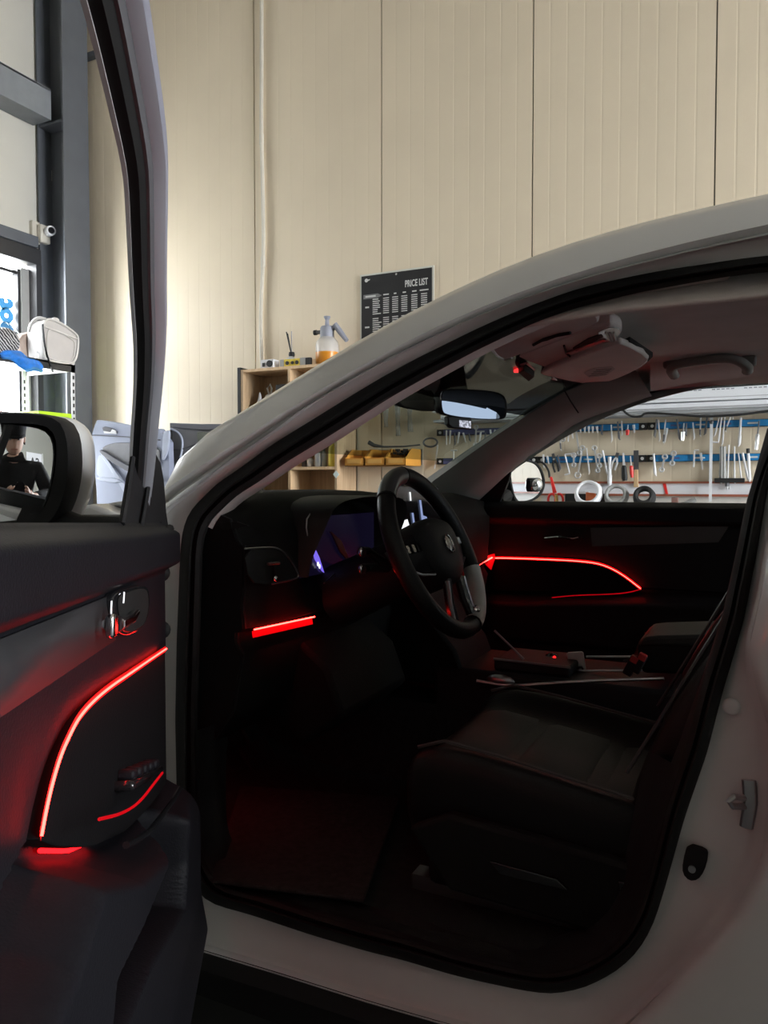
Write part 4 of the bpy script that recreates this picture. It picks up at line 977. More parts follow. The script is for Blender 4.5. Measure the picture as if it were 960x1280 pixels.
# things on the shelf top
pp = B().bb((onY(344, 440, 4.40).x, 4.46, 1.961), (SX1+.02, 4.48, 2.035)).build('pine_plank', PINE); tag(pp, 'pale pine plank standing on edge along the top of the oak shelf', 'plank')
def sgy(px, y): return onY(px, 450, y).x
y_ = 4.30
a, c = sgy(329, y_), sgy(345, y_)
wb_ = thing('white_box', ((a+c)/2, y_, 1.961), 'small white box with a round black dial on top of the oak shelf, leftmost item', 'box')
B().bb((a, y_-.03, 1.961), (c, y_+.04, 2.022)).build('box_body', WHITE, wb_, bevel=.004)
B().cyl((lerp(a, c, .72), y_-.030, 1.992), (lerp(a, c, .72), y_-.038, 1.992), .022, .022, 16).build('dial', BLK, wb_)
B().bb((lerp(a, c, .15), y_-.034, 1.975), (lerp(a, c, .32), y_-.029, 2.0)).build('label_print', BLK, wb_)
y_ = 4.285
a, c = sgy(351, y_), sgy(389, y_)
lv = thing('spirit_level', ((a+c)/2, y_, 1.961), 'yellow spirit level with black vials lying on the top of the oak shelf', 'level')
B().bb((a+.03, y_-.012, 1.961), (lerp(a, c, .66), y_+.012, 2.013)).build('level_body', YEL, lv, bevel=.003)
B().bb((a, y_-.013, 1.961), (a+.032, y_+.013, 2.013)).build('end_cap', GREYA, lv, bevel=.003)
B().bb((lerp(a, c, .66), y_-.013, 1.961), (lerp(a, c, .84), y_+.013, 2.015)).build('end_cap', GREYA, lv, bevel=.003)
B().bb((lerp(a, c, .84), y_-.013, 1.961), (c, y_+.013, 2.013)).build('end_grip', BLK, lv, bevel=.003)
for t in (.25, .42, .57):
    B().cyl((lerp(a, c, t), y_-.012, 1.987), (lerp(a, c, t), y_-.016, 1.987), .013 if t != .42 else .011, n=12).build('vial', BLK, lv)
# reed diffuser
c = onY(364, 447, 4.36); df = thing('reed_diffuser', (c.x, 4.36, 1.961), 'small glass reed diffuser with a black collar and thin sticks on the oak shelf', 'diffuser')
B().lathe([(.036, 0), (.038, .01), (.036, .065), (.016, .078), (.014, .085)], (c.x, 4.36, 1.961), 16).build('bottle', M('frosted_white', (.66, .66, .66), .25, var=.03), df)
B().bb((c.x-.022, 4.318, 1.975), (c.x+.02, 4.324, 2.02)).build('bottle_label', M('grey_label', (.32, .32, .33), .6), df)
B().lathe([(.019, 0), (.021, .012), (.018, .028), (.006, .032)], (c.x+.004, 4.36, 2.044), 14).build('collar', BLK, df)
for px, py, mt_ in ((358, 415, BLK), (359.5, 417, BLK), (364.5, 414, STLD)):
    t = onY(px, py, 4.36); B().tube([(c.x+.004, 4.36, 2.05), t], .0045 if mt_ is BLK else .003, 6).build('reed_stick', mt_, df)
# pump sprayer
c0, c1 = onY(409, 444, 4.37), onY(409, 392, 4.37); h = c1.z-1.98; cx = c0.x; r = abs(onY(422, 440, 4.37).x-onY(397, 440, 4.37).x)/2
sp = thing('pump_sprayer', (cx, 4.37, 1.961), 'pump spray bottle half full of amber liquid on top of the oak shelf', 'sprayer')
zb = 1.962
B().lathe([(r*.93, 0), (r, .01), (r, h*.42), (r*.92, h*.50), (r*.62, h*.58), (r*.55, h*.60)], (cx, 4.37, zb), 24).build('bottle', M('milky_bottle', (.72, .72, .72), .3, var=.02, alpha=.40), sp)
B().lathe([(r*.93, .001), (r*1.004, .010), (r*1.004, h*.275), (r*.1, h*.276)], (cx, 4.37, zb), 24).build('amber_liquid', M('amber_liquid', (.62, .24, .02), .3, var=.05), sp)
B().lathe([(r*.58, h*.57), (r*.62, h*.59), (r*.60, h*.76), (r*.50, h*.80), (r*.2, h*.82), (r*.16, h*.93), (r*.22, h*.95), (r*.30, h*.99), (r*.28, h*1.0)], (cx, 4.37, zb), 18).build('pump_head', GRY, sp)
B().tube([(cx+r*.5, 4.37, zb+h*.74), (cx+r*.85, 4.37, zb+h*.80), (cx+r*1.25, 4.37, zb+h*.68), (cx+r*1.95, 4.37, zb+h*.48)], [.017, .022, .020, .014], 10).build('handle', GRY, sp)
B().cyl((cx-r*.5, 4.37, zb+h*.70), (cx-r*1.05, 4.37, zb+h*.70), .013).build('nozzle', STLD, sp)
B().cyl((cx-r*1.05, 4.37, zb+h*.70), (cx-r*1.3, 4.37, zb+h*.70), .017).build('nozzle_tip', BLK, sp)
rl = onY(430, 446, 4.36); ro = thing('tape_roll', (-2.45, 4.37, 1.961), 'small white roll beside the pump sprayer at the right end of the shelf top', 'roll')
B().lathe([(.02, 0), (.035, 0), (.035, .04), (.02, .04)], (onY(426, 444, 4.28).x, 4.28, 1.962), 18).build('roll_body', WHITE, ro)
# bottles inside the compartments
def bottle(px, zb, y, r, h, mat, cap, label, nz=False):
    x = onY(px, 560, y).x; t = thing('bottle', (x, y, zb), label, 'bottle', 'bottles in the oak shelf')
    B().lathe([(r*.92, 0), (r, .008), (r, h*.66), (r*.8, h*.74), (r*.35, h*.80), (r*.35, h*.84)], (x, y, zb), 16).build('bottle_body', mat, t)
    if nz:
        B().tube([(x, y, zb+h*.82), (x, y, zb+h*.93), (x-r*.9, y, zb+h)], r*.22, 8).build('spout', cap, t)
    else: B().lathe([(r*.45, 0), (r*.45, h*.18), (r*.3, h*.2)], (x, y, zb+h*.80), 12).build('cap', cap, t)
    return t
bottle(416, 1.312, 4.28, .028, .17, YEL, YEL, 'slim yellow squeeze bottle at the right of the middle shelf compartment', True)
bottle(405, 1.312, 4.30, .018, .125, GREYA, STLD, 'short silver can just left of the yellow bottle')
bottle(398, 1.312, 4.29, .024, .135, M('silver_can', (.45, .46, .48), .35, .5, var=.05), BLK, 'silver bottle with a black nozzle, second left of the yellow bottle', True)
bottle(388, 1.312, 4.33, .024, .07, STL, GREYA, 'squat chrome jar standing left of the silver bottle')
bottle(380, 1.312, 4.40, .030, .06, STLD, STLD, 'dim grey jar at the back of the middle shelf compartment')
bottle(349, 1.312, 4.30, .025, .08, GREYA, BLK, 'small grey bottle just left of the shelf divider above the dashboard')
def bt2(px, py, zb, y, lab):
    x = onY(px, py, y).x; t = thing('white_bottle', (x, y, zb), lab, 'bottle')
    return x, t
x, t = bt2(325, 500, 1.637, 4.30, 'white bottle with a pointed nozzle in the top left shelf compartment')
B().lathe([(.025, 0), (.026, .10), (.014, .125), (.008, .16), (.004, .175)], (x, 4.30, 1.637), 14).build('bottle_body', WHITE, t)
x, t = bt2(336, 495, 1.637, 4.32, 'white jug with a loop handle in the top left shelf compartment')
B().lathe([(.038, 0), (.040, .11), (.025, .15), (.014, .16)], (x, 4.32, 1.637), 14).build('jug_body', WHITE, t)
B().tube([(x+.005, 4.32, 1.79), (x-.012, 4.32, 1.84), (x+.012, 4.32, 1.865), (x+.025, 4.32, 1.835), (x+.015, 4.32, 1.79)], .006, 8).build('loop_handle', WHITE, t)
x = onY(355, 484, 4.33).x
tag(B().bb((x-.035, 4.28, 1.637), (x+.06, 4.42, 1.855)).build('black_case', BLK, bevel=.006), 'black case standing in the top shelf compartment beside the white jug', 'case')
cb = [onY(x_, y_, 4.225) for x_, y_ in ((321,575),(325,601),(327,608),(331,618),(331,626))]
tag(B().tube(smoothp([V((p.x, 4.222, p.z)) for p in cb], 2), .004, 6).build('cable', BLK), 'thin black cable hanging in front of the oak shelf above the dashboard', 'cable')
# --- three amber bins on the wall right of the shelf
BX0, BX1 = -2.35, -1.925; bw = (BX1-BX0)/3
br = B().bb((BX0, YW-.016, 1.32), (BX1, YW-.002, 1.42)).build('bin_rail', STLD); tag(br, 'dark wall rail carrying the three amber parts bins', 'rail')
for k, nm in enumerate(('leftmost of the three amber bins on the wall', 'middle one of the three amber bins on the wall', 'rightmost of the three amber bins, filled with black parts')):
    x0 = BX0+k*bw+.003; x1 = x0+bw-.006; yf, yb = 4.25, YW-.017; z0, z1 = 1.312, 1.418
    t = thing('parts_bin', ((x0+x1)/2, 4.37, z0), 'amber plastic parts bin, '+nm, 'bin', 'amber parts bins beside the oak shelf')
    side_ = [(yf, z0), (yb, z0), (yb, z1), (yf+.09, z1), (yf+.02, z0+.055), (yf, z0+.05)]
    b = B()
    for X in (x0, x1-.004): b.prism([V((X, y, z)) for y, z in side_], (.004, 0, 0))
    b.bb((x0, yf, z0), (x1, yb, z0+.005)).bb((x0, yf, z0), (x1, yf+.005, z0+.048)).bb((x0, yb-.004, z0), (x1, yb, z1))
    b.build('bin_shell', ORANGE, t, smooth=0)
    B().bb((x0+.02, yf-.004, z0+.016), (x1-.02, yf-.0005, z0+.040)).build('bin_label', M('bin_label_card', (.55, .30, .07), .5), t)
    if k == 2:
        cl = B()
        for i in range(16):
            a = random.uniform(0, 3.1); cl.box((random.uniform(x0+.025, x1-.025), random.uniform(yf+.06, yb-.03), z0+.07+random.uniform(0, .035)), (.03, .012, .012), Matrix.Rotation(a, 3, 'Z'))
        o = cl.build('black_clips', BLK); tag(o, 'heap of small black clips filling the rightmost amber bin', 'clips'); o['kind'] = 'stuff'
# --- clear bags and tools hanging between bins and rails
for k, (px, w_, yt, yb_, lab) in enumerate(((482, 8, 500, 534, 'cloudy plastic bag hanging on the wall, nearest the oak shelf'), (497, 10, 487, 545, 'long crumpled clear plastic bag hanging beside the dark camera cover'), (512, 7, 505, 540, 'narrow clear plastic bag hanging furthest right of the three'))):
    p0 = onY(px, yt, YW-.03); p1 = onY(px+1, yb_, YW-.03); ww = w_/965*4.8
    rows = []
    for i in range(9):
        t = i/8; r_ = []
        for j in range(9):
            u = j/8-.5; r_.append(V((lerp(p0.x, p1.x, t)+u*ww*(1-.45*t*(1 if k == 1 else .3)), YW-.03-.012*math.sin(j*2.1+i*.6+k)-.01*math.cos(u*3), lerp(p0.z, p1.z, t))))
        rows.append(r_)
    o = B().grid(rows).build('plastic_bag', M('hanging_film', (.60, .62, .60), .25, var=.1, alpha=.35, spec=.8), smooth=80, solid=.0012); tag(o, lab, 'bag', 'plastic bags hanging on the wall')
r0 = [onY(x, y, 4.30) for x, y in ((461,553),(468,557),(480,558.5),(505,558),(525,556))]
ld = thing('ring_ladle', r0[2], 'long dark rod with a ring end lying across the amber bins', 'tool')
B().tube([V((p.x, 4.30, p.z+.0)) for p in r0], [.014, .012, .006, .005, .005], 8).build('rod', STLD, ld)
rc = onY(538, 553, 4.30); B().tube([rc+V((.045*math.cos(a), 0, .026*math.sin(a))) for a in [2*math.pi*i/20 for i in range(20)]], .006, 8, closed=True).build('ring', STLD, ld)
e0 = [onY(x, y, YW-.02) for x, y in ((547,556),(545,572),(543,586))]
tag(B().tube(e0, [.006, .004, .006], 8).build('hex_key', STL), 'thin steel rod hanging on the wall just right of the ring ended tool', 'tool')
# --- white cartons above the tools
MARK = M('carton_print', (.25, .26, .30), .7)
YB = 4.28
def carton(name, y0l, x0, x1, ya, yb, z0, z1, lab):
    t = thing(name, ((x0+x1)/2, (ya+yb)/2, z0), lab, 'carton', 'long white cartons over the tool wall')
    B().bb((x0, ya, z0), (x1, yb, z1)).build('carton_body', M('carton_white', (.88, .89, .93), .5, var=.02), t, bevel=.004)
    return t
zc0 = onY(880, 511, YB).z; zc1 = onY(880, 502, YB).z; zc2 = onY(880, 487, YB).z+.012
xl = onY(540, 520, YB).x
t = carton('long_carton', 0, xl, 1.2, YB, YW-.02, zc1+.004, zc2, 'long white film carton with small printed marks, upper one over the tool wall')
for x0 in (onY(815, 490, YB).x, onY(850, 490, YB).x, onY(890, 487, YB).x, onY(930, 486, YB).x):
    for k in range(5): B().bb((x0+.022*k, YB-.001, zc2-.016), (x0+.022*k+.015, YB+.002, zc2-.011)).build('print_mark', MARK, t)
B().bb((xl+.02, YB-.001, zc1+.018), (1.1, YB+.001, zc1+.022)).build('carton_seam', M('carton_seam', (.5, .5, .53), .6), t)
t = carton('long_carton', 0, xl+.05, 1.2, YB+.01, YW-.02, zc0, zc1, 'long white film carton, lower one resting on the grey brackets')
B().bb((xl+.06, YB+.008, zc0+.005), (1.1, YB+.012, zc0+.013)).build('carton_seam', M('carton_edge', (.42, .42, .44), .6), t)
brk = thing('carton_bracket', (-.3, 4.38, zc0-.03), 'grey steel ledge carrying the two long white cartons', 'bracket')
B().bb((xl, YB+.02, zc0-.016), (1.2, YW-.002, zc0-.001)).build('ledge', M('ledge_grey', (.40, .41, .42), .5, var=.04), brk)
for xx in (-1.3, -.3, .7): B().prism([V((xx, YB+.04, zc0-.018)), V((xx, YW-.003, zc0-.018)), V((xx, YW-.003, zc0-.036))], (.006, 0, 0)).build('gusset', MATS['ledge_grey'], brk)
cbl = smoothp([onY(x, y, YB+.0) for x, y in ((700,516),(740,513),(778,511),(783,517),(790,521),(802,521),(806,516),(830,517),(855,519),(880,521),(925,519),(965,513),(990,512))], 2)
tag(B().tube([V((p.x, YB-.007, p.z)) for p in cbl], .006, 8).build('power_cable', BLK), 'black power cable looping along under the white cartons', 'cable')
# --- magnetic tool rails
BLUE = M('blue_enamel', (.02, .20, .46), .35, var=.04); PURP = M('violet_blue', (.10, .11, .26), .4, var=.05)
YR = YW-.03
def rz(px, py): return onY(px, py, YR)
for nm, spans in (('upper', ((546,541,664,537.5,'left'),(664,537.5,809,532.5,'middle'),(810,533,985,528,'right'))), ('lower', ((546,581,672,575,'left'),(648,575,808,572,'middle'),(809,573.5,985,570,'right')))):
    zt = {'upper': onY(850, 531.5, YR).z, 'lower': onY(850, 572.5, YR).z}[nm]
    for i, (xa, ya, xb, yb_, wh) in enumerate(spans):
        a, c = rz(xa, ya).x, rz(xb, yb_).x
        if i and nm == 'lower': a = max(a, prev+.004)
        prev = c
        t = thing('tool_rail', ((a+c)/2, YR, zt-.02), f'blue magnetic tool rail on the cream wall, {wh} one of the {nm} row', 'rail', 'magnetic tool rails')
        B().bb((a, YR, zt-.019), (c, YW-.006, zt+.019)).build('rail_bar', BLK, t)
        B().bb((a+.045, YR-.003, zt-.017), (c-.045, YR-.0002, zt+.017)).build('blue_face', BLUE if wh != 'left' else PURP, t)
        n = int((c-a)/.16)
        for k in range(n):
            x = lerp(a+.08, c-.10, (k+.3)/max(1, n)); B().bb((x, YR-.005, zt-.005), (x+.05, YR-.0032, zt+.004)).build('print_mark', INK if k % 2 else PURP, t)
        for x in (a+.022, c-.022): B().cyl((x, YR-.003, zt), (x, YR, zt), .009, n=10).build('rail_screw', INK, t)
# --- tools on the rails: (pixel x top, y top, x bottom, y bottom, kind)
UP_ = [(558,538,558,556,'bar'),(563,538,562,555,'bar'),(568,541,569,557,'dark'),(574,540,572,554,'bar'),(579,541,582,553,'bar'),(586,542,588,552,'dark'),(595,534,594,556,'wr'),(601,540,599,556,'bar'),(607,541,606,551,'dark'),(613,537,614,547,'bar'),(619,537,617,544,'bar'),
 (700,537,701,564,'pick'),(706,535,704,549,'wr'),(711,538,710,552,'bar'),(715,537,716,548,'bar'),(719,533,724,566,'wr'),(725,532,726,541,'sock'),(731,533,731,541,'sock'),(736,533,736,541,'sock'),(741,533,741,541,'sock'),(746,533,747,541,'sock'),(753,531,752,544,'dark'),(764,531,765,553,'pick'),(772,527,774,550,'dark'),(777,526,778,545,'pick'),(785,531,784,544,'red'),(792,531,793,541,'sock'),
 (821,524,818,547,'dark'),(823,525,825,552,'pick'),(832,524,829,555,'pick'),(834,535,831,553,'bar'),(846,524,850,551,'dark'),(855,529,853,551,'drv'),(858,529,857,545,'dark'),(866,528,868,550,'pick'),(876,522,875,546,'pick'),(884,522,881,544,'dark'),(889,521,889,545,'pick'),(899,522,893,546,'pick'),(902,520,898,553,'hook'),(906,520,903,557,'pick'),(913,521,906,540,'pick'),(926,522,924,558,'white'),(949,526,945,562,'drvl')]
LO_ = [(567,563,567,584,'tee'),(679,568,680,585,'bar'),(684,570,686,580,'bar'),(691,567,696,590,'ply'),(697,569,701,588,'dark'),(706,568,712,592,'hook'),(717,569,717,581,'wr'),(728,560,722,594,'ring'),(733,560,737,593,'pick'),(743,560,747,588,'wr'),(749,570,749,582,'wr'),(753,563,760,594,'white'),(762,571,762,608,'whitew'),(772,566,766,587,'ply2'),(779,566,781,601,'knife'),(788,570,790,597,'drvr'),(795,563,795,609,'brush'),(817,567,819,595,'white'),(831,571,827,587,'wr'),(842,567,840,579,'wr'),(868,563,867,584,'hook2'),(876,566,878,587,'bar'),(902,558,902,605,'tubeg'),(905,558,905,604,'tubeg'),(911,556,909,612,'rodh'),(918,558,918,605,'rod'),(923,566,927,602,'pick'),(928,566,936,602,'white'),(935,561,937,600,'drvw')]
ORD = 'first second third fourth fifth sixth seventh eighth ninth tenth eleventh twelfth thirteenth fourteenth fifteenth sixteenth seventeenth eighteenth nineteenth twentieth'.split()
TN = ['', 'twenty', 'thirty', 'forty']
def ordw(n):
    if n <= 20: return ORD[n-1]
    t, u = divmod(n, 10)
    base = {2: 'twenty', 3: 'thirty', 4: 'forty'}[t]
    return base+'-'+ORD[u-1] if u else base[:-1]+'ieth'
KD = {'bar': ('socket_bit', 'short bright steel bit'), 'dark': ('steel_pick', 'dark steel pick'), 'wr': ('spanner', 'small chrome spanner'), 'pick': ('pry_pick', 'thin steel pry pick'), 'sock': ('socket', 'stubby chrome socket'), 'red': ('red_pick', 'small pick with a red tip'),
 'drv': ('screwdriver', 'small steel screwdriver'), 'drvl': ('screwdriver', 'screwdriver with a clear silver handle'), 'hook': ('bent_rod', 'pale rod with a bent hook end'), 'white': ('pry_stick', 'slim white pry stick'), 'tee': ('tee_key', 'small steel tee key'), 'ply': ('pliers', 'black handled pliers'), 'ply2': ('pliers', 'steel handled pliers'),
 'ring': ('ring_spanner', 'chrome ring spanner'), 'whitew': ('pry_bar', 'long wide white pry bar'), 'knife': ('file', 'white bladed file with a thick black handle'), 'drvr': ('screwdriver', 'short screwdriver with a red handle'), 'brush': ('brush', 'flat brush with a wooden handle'), 'hook2': ('hook_pick', 'steel pick with a small top hook'), 'tubeg': ('steel_tube', 'tall grey steel tube'), 'rodh': ('hook_rod', 'long steel rod with a hooked lower end'), 'rod': ('steel_rod', 'straight thin steel rod'), 'drvw': ('screwdriver', 'slim white screwdriver with a black tip')}
YT_ = YR-.012
def seg(b, p, q, r0, r1=None, n=8): return b.tube([p, q], [r0, r0 if r1 is None else r1], n)
for nm, lst in (('upper', UP_), ('lower', LO_)):
    for i, (xa, ya, xb, yb_, k) in enumerate(sorted(lst)):
        p, q = onY(xa, ya, YT_), onY(xb, yb_, YT_); m_ = lambda t: p.lerp(q, t)
        name, desc = KD[k]; dirv = (q-p).normalized(); sx = V((-dirv.z, 0, dirv.x))
        t = thing(name, q, f'{desc}, {ordw(i+1)} from left on the {nm} rail', 'tool', f'tools on the {nm} rail')
        if k in ('bar', 'sock'):
            r = .0075 if k == 'sock' else .006
            seg(B(), p, m_(.45), r).build('bit_body', STL, t); seg(B(), m_(.45), q, r*.65).build('bit_tip', STL, t)
        elif k in ('dark', 'pick', 'rod', 'white', 'tubeg', 'whitew'):
            r = {'dark': .005, 'pick': .0038, 'rod': .004, 'white': .006, 'tubeg': .010, 'whitew': .010}[k]
            mt_ = {'dark': STLD, 'pick': STL, 'rod': STL, 'white': WHITE, 'tubeg': GREYA, 'whitew': WHITE}[k]
            B().tube([p, m_(.6), q-dirv*.01, q+V((.006 if i % 2 else -.005, -.003, 0))], [r, r, r*.9, r*.5], 8).build('shaft', mt_, t)
            seg(B(), m_(.62), m_(.9), r*1.35, r*1.2).build('grip', STLD if k == 'pick' and i % 2 else mt_, t)
        elif k in ('wr', 'ring'):
            B().prism([p+sx*.005, p-sx*.005, q-sx*.004, q+sx*.004], (0, .005, 0)).build('shank', STL, t)
            for c_, rr in ((p, .012), (q, .011 if k == 'wr' else .016)):
                B().tube([c_+sx*(rr*math.cos(a))+dirv*(rr*math.sin(a)) for a in [lerp(.5, 5.8, j/11)+(1.5 if c_ is p else -1.6) for j in range(12)]], .0045, 6).build('jaw', STL, t)
        elif k in ('drv', 'drvl', 'drvr', 'drvw', 'red'):
            hm = {'drv': STL, 'drvl': STL, 'drvr': RED, 'drvw': WHITE, 'red': RED}[k]; f_ = .45 if k != 'drvw' else .15
            seg(B(), p, m_(f_), .0035).build('shaft', STLD if k in ('drvl', 'drvw') else STL, t)
            B().tube([m_(f_), m_(f_+.06), m_(.75), q], [.006, .011 if k != 'drvw' else .007, .010 if k != 'drvw' else .007, .008], 10).build('handle', hm, t)
            if k == 'drvw': seg(B(), p-dirv*.002, m_(.14), .009).build('tip', BLK, t)
        elif k == 'hook':
            B().tube([p, m_(.9), q, q-sx*.03], .0042, 8).build('shaft', WHITE, t); B().tube([p, p+V((.05, 0, .004)), p+V((.055, 0, -.02))], .0042, 8).build('top_bend', WHITE, t)
        elif k in ('hook2', 'tee'):
            seg(B(), p, q, .0045).build('shaft', STL, t); seg(B(), p-V((.018 if k == 'tee' else 0, 0, 0)), p+V((.022, 0, 0)), .005).build('top_bar', STL, t)
        elif k in ('ply', 'ply2'):
            hm = BLK if k == 'ply' else STL
            B().prism([p+sx*.008, p-sx*.008, m_(.35)-sx*.010, m_(.35)+sx*.010], (0, .008, 0)).build('jaw', STLD, t)
            for s in (-1, 1): B().tube([m_(.33)+sx*s*.004, m_(.6)+sx*s*.013, q+sx*s*.011], .006, 8).build('handle', hm, t)
            B().cyl(m_(.33)+V((0, -.004, 0)), m_(.33), .007, n=10).build('pivot', STL, t)
        elif k == 'knife':
            B().prism([p+sx*.004, p-sx*.004, m_(.5)-sx*.007, m_(.5)+sx*.007], (0, .005, 0)).build('blade', WHITE, t)
            B().tube([m_(.45), m_(.52), m_(.9), q], [.010, .014, .017, .013], 10).build('handle', BLK, t)
        elif k == 'brush':
            B().prism([p+sx*.013, p-sx*.013, m_(.52)-sx*.013, m_(.52)+sx*.013], (0, .009, 0)).build('blade', STLD, t)
            B().prism([m_(.52)+sx*.009, m_(.52)-sx*.009, q-sx*.013, q+sx*.013], (0, .011, 0)).build('handle', WOODH, t, bevel=.002)
        elif k == 'rodh':
            B().tube([p, m_(.9), q, q+V((.012, 0, .006)), q+V((.010, 0, .02))], .0045, 8).build('shaft', STL, t); seg(B(), m_(.80), m_(.93), .010).build('collar', STLD, t)
l0, l1 = onY(889.5, 518, YT_-.02), onY(889.5, 627, YT_-.02)
lt = thing('aluminium_strip', l1, 'long thin white strip hanging past both tool rails', 'strip')
B().bb((l0.x-.007, l0.y-.003, l1.z), (l0.x+.007, l0.y+.003, l0.z)).build('strip_body', WHITE, lt); B().sphere(l0+V((0, 0, -.04)), .012).build('strip_clip', STLD, lt)
tr = onY(911, 600, YW-.05)
tag(B().bb((onY(893, 600, YW-.05).x, YW-.06, tr.z-.014), (onY(931, 600, YW-.05).x, YW-.008, tr.z+.010)).build('wall_tray', BLK, bevel=.003), 'small black tray on the wall under the grey steel tubes', 'tray')
# --- white bench board with red edges and the workbench below
zb1, zb0 = onY(850, 603, YW-.03).z, onY(850, 619, YW-.03).z
bx0 = onY(676, 610, YW-.03).x
wbn = thing('workbench', (-.2, 4.2, 0), 'white workbench under the tool wall with red edged backboard', 'bench')
B().bb((bx0, YW-.03, zb0), (1.5, YW-.003, zb1)).build('backboard', M('board_white', (.74, .74, .77), .4, var=.03), wbn)
for z in (zb0, zb1): B().bb((bx0, YW-.04, z-.006), (1.5, YW-.028, z+.006)).build('edge_strip', M('rust_red', (.30, .09, .05), .5, var=.1), wbn)
ZT = onY(850, 632, 4.2).z-.01
B().bb((bx0-.25, 3.85, ZT-.04), (1.5, YW-.003, ZT)).build('bench_top', M('bench_top', (.62, .61, .60), .5, var=.1), wbn)
B().bb((bx0, YW-.02, ZT), (1.5, YW-.003, zb0-.006)).build('splash_board', M('board_pale', (.66, .63, .58), .5, var=.05), wbn)
for xx in (bx0-.2, .2, 1.4):
    for yy in (3.9, 4.4): B().bb((xx-.03, yy-.03, 0), (xx+.03, yy+.03, ZT-.04)).build('leg', GREYA, wbn)
def coil(px, py, rpx, y, r, mat, lab, tilt=70, tp=1):
    c = onY(px, py, y); R = rpx/965*4.05; c.z = max(c.z, ZT+R*abs(math.sin(D(tilt)))+r)
    m = Matrix.Rotation(D(tilt), 3, 'X'); t = thing('hose_coil', (c.x, c.y, ZT), lab, 'coil')
    for k in range(3):
        B().tube([c+m @ V((R*(1-.06*k)*math.cos(a), R*(1-.06*k)*math.sin(a), (k-1)*r*1.6)) for a in [2*math.pi*i/24 for i in range(24)]], r, 8, closed=True).build('turn', mat, t)
    return t
coil(735, 630, 16, 4.20, .009, WHITE, 'white cable coil leaning on the workbench, left of the grey coil')
coil(770, 629, 13, 4.22, .010, GREYA, 'grey cable coil leaning on the workbench, between white and black coils')
coil(805, 632, 11, 4.20, .012, BLK, 'black cable coil on the workbench, rightmost coil')
jn = thing('tool_pile', (onY(735, 618, 4.36).x, 4.36, ZT), 'black flat box behind the white cable coil on the workbench', 'box')
B().bb((onY(709, 618, 4.36).x, 4.30, ZT), (onY(760, 618, 4.36).x, 4.40, onY(735, 617, 4.36).z)).build('box_body', BLK, jn, bevel=.004)
B().bb((onY(722, 618, 4.36).x, 4.305, onY(735, 617, 4.36).z), (onY(738, 618, 4.36).x, 4.36, onY(735, 614.5, 4.36).z)).build('box_latch', STL, jn)
ob = onY(739, 620, 4.27); tag(B().prism([V((ob.x-.03, 4.27, ZT)), V((ob.x+.035, 4.27, ZT)), V((ob.x+.02, 4.27, ZT+.07)), V((ob.x-.03, 4.27, ZT+.075))], (0, .02, 0)).build('orange_wedge', M('orange_plastic', (.65, .16, .05), .4), bevel=.003), 'small orange wedge standing in front of the black flat box', 'wedge')
gb_ = onY(845, 624, 4.35)
t = thing('small_vice', (gb_.x, 4.35, ZT), 'small grey clamp with rusty jaw at the right of the workbench', 'clamp')
B().bb((gb_.x-.02, 4.32, ZT), (gb_.x+.01, 4.38, gb_.z+.01)).build('clamp_post', M('rusty_steel', (.22, .11, .09), .6, var=.2), t); B().tube([V((gb_.x+.01, 4.35, ZT+.005)), V((gb_.x+.10, 4.35, gb_.z))], .012, 8).build('clamp_arm', GREYA, t)
tg = onY(831, 611, YW-.033); tag(B().prism([tg+V((-.012, 0, .03)), tg+V((.004, 0, .034)), tg+V((.018, 0, -.03)), tg+V((.006, 0, -.034))], (0, .002, 0)).build('red_tag', RED), 'small red tag stuck on the white backboard', 'tag')
# scissors hanging left of the bench
YSC = 4.30
scs = thing('scissors', onY(694, 630, YSC), 'red handled scissors hanging by the passenger side mirror', 'scissors')
for s in (-1, 1):
    c = onY(690 if s < 0 else 699, 625, YSC+.006*s); B().tube([c+V((.022*math.cos(a), 0, .034*math.sin(a))) for a in [2*math.pi*i/18 for i in range(18)]], .007, 8, closed=True).build('finger_loop', RED, scs)
B().prism([onY(x, y, YSC) for x, y in ((687,596),(690,596),(696,616),(691,617))], (0, .006, 0)).build('grip', RED, scs, bevel=.002)
B().tube([onY(697, 634, YSC-.01), onY(695, 618, YSC-.01)], .009, 8).build('brass_pin', M('brass', (.55, .38, .12), .3, .8), scs)
pcx = smoothp([onY(x, y, YSC+.02) for x, y in ((672,576),(680,579),(686,588),(687,597))], 2)
tag(B().tube(pcx, .006, 8).build('cable', BLK), 'black cable arching above the red scissors', 'cable')
# --- price list board
pa, pb = onY(452, 347, YW-.012), onY(540, 333, YW-.012); zt = (pa.z+pb.z)/2; pw = pb.x-pa.x; ph = pw*1.40
pr = thing('price_board', ((pa.x+pb.x)/2, YW-.012, zt-ph), 'black price list board with white lettering on the cream wall', 'sign')
B().bb((pa.x-.012, YW-.010, zt-ph-.012), (pb.x+.012, YW-.003, zt+.012)).build('board_margin', M('board_margin', (.66, .65, .58), .5), pr)
B().bb((pa.x, YW-.014, zt-ph), (pb.x, YW-.0095, zt)).build('board_face', M('board_black', (.022, .022, .024), .35, var=.05), pr)
def bx(u, v): return V((pa.x+u*pw, YW-.0145, zt-v*pw))
text_mesh('price_title', 'PRICE LIST', .058, bx(.945, .205), (1, 0, 0), (0, 0, 1), INK, pr, .0008, True, 'RIGHT', .58)
B().prism([bx(u, v) for u, v in ((.03,.245),(.24,.245),(.30,.275),(.24,.300),(.03,.300))], (0, -.0008, 0)).build('heading_arrow', M('arrow_grey', (.20, .20, .20), .6), pr)
B().prism([bx(u, v) for u, v in ((.06,.262),(.21,.262),(.21,.282),(.06,.282))], (0, -.0016, 0)).build('heading_bar', INK, pr)
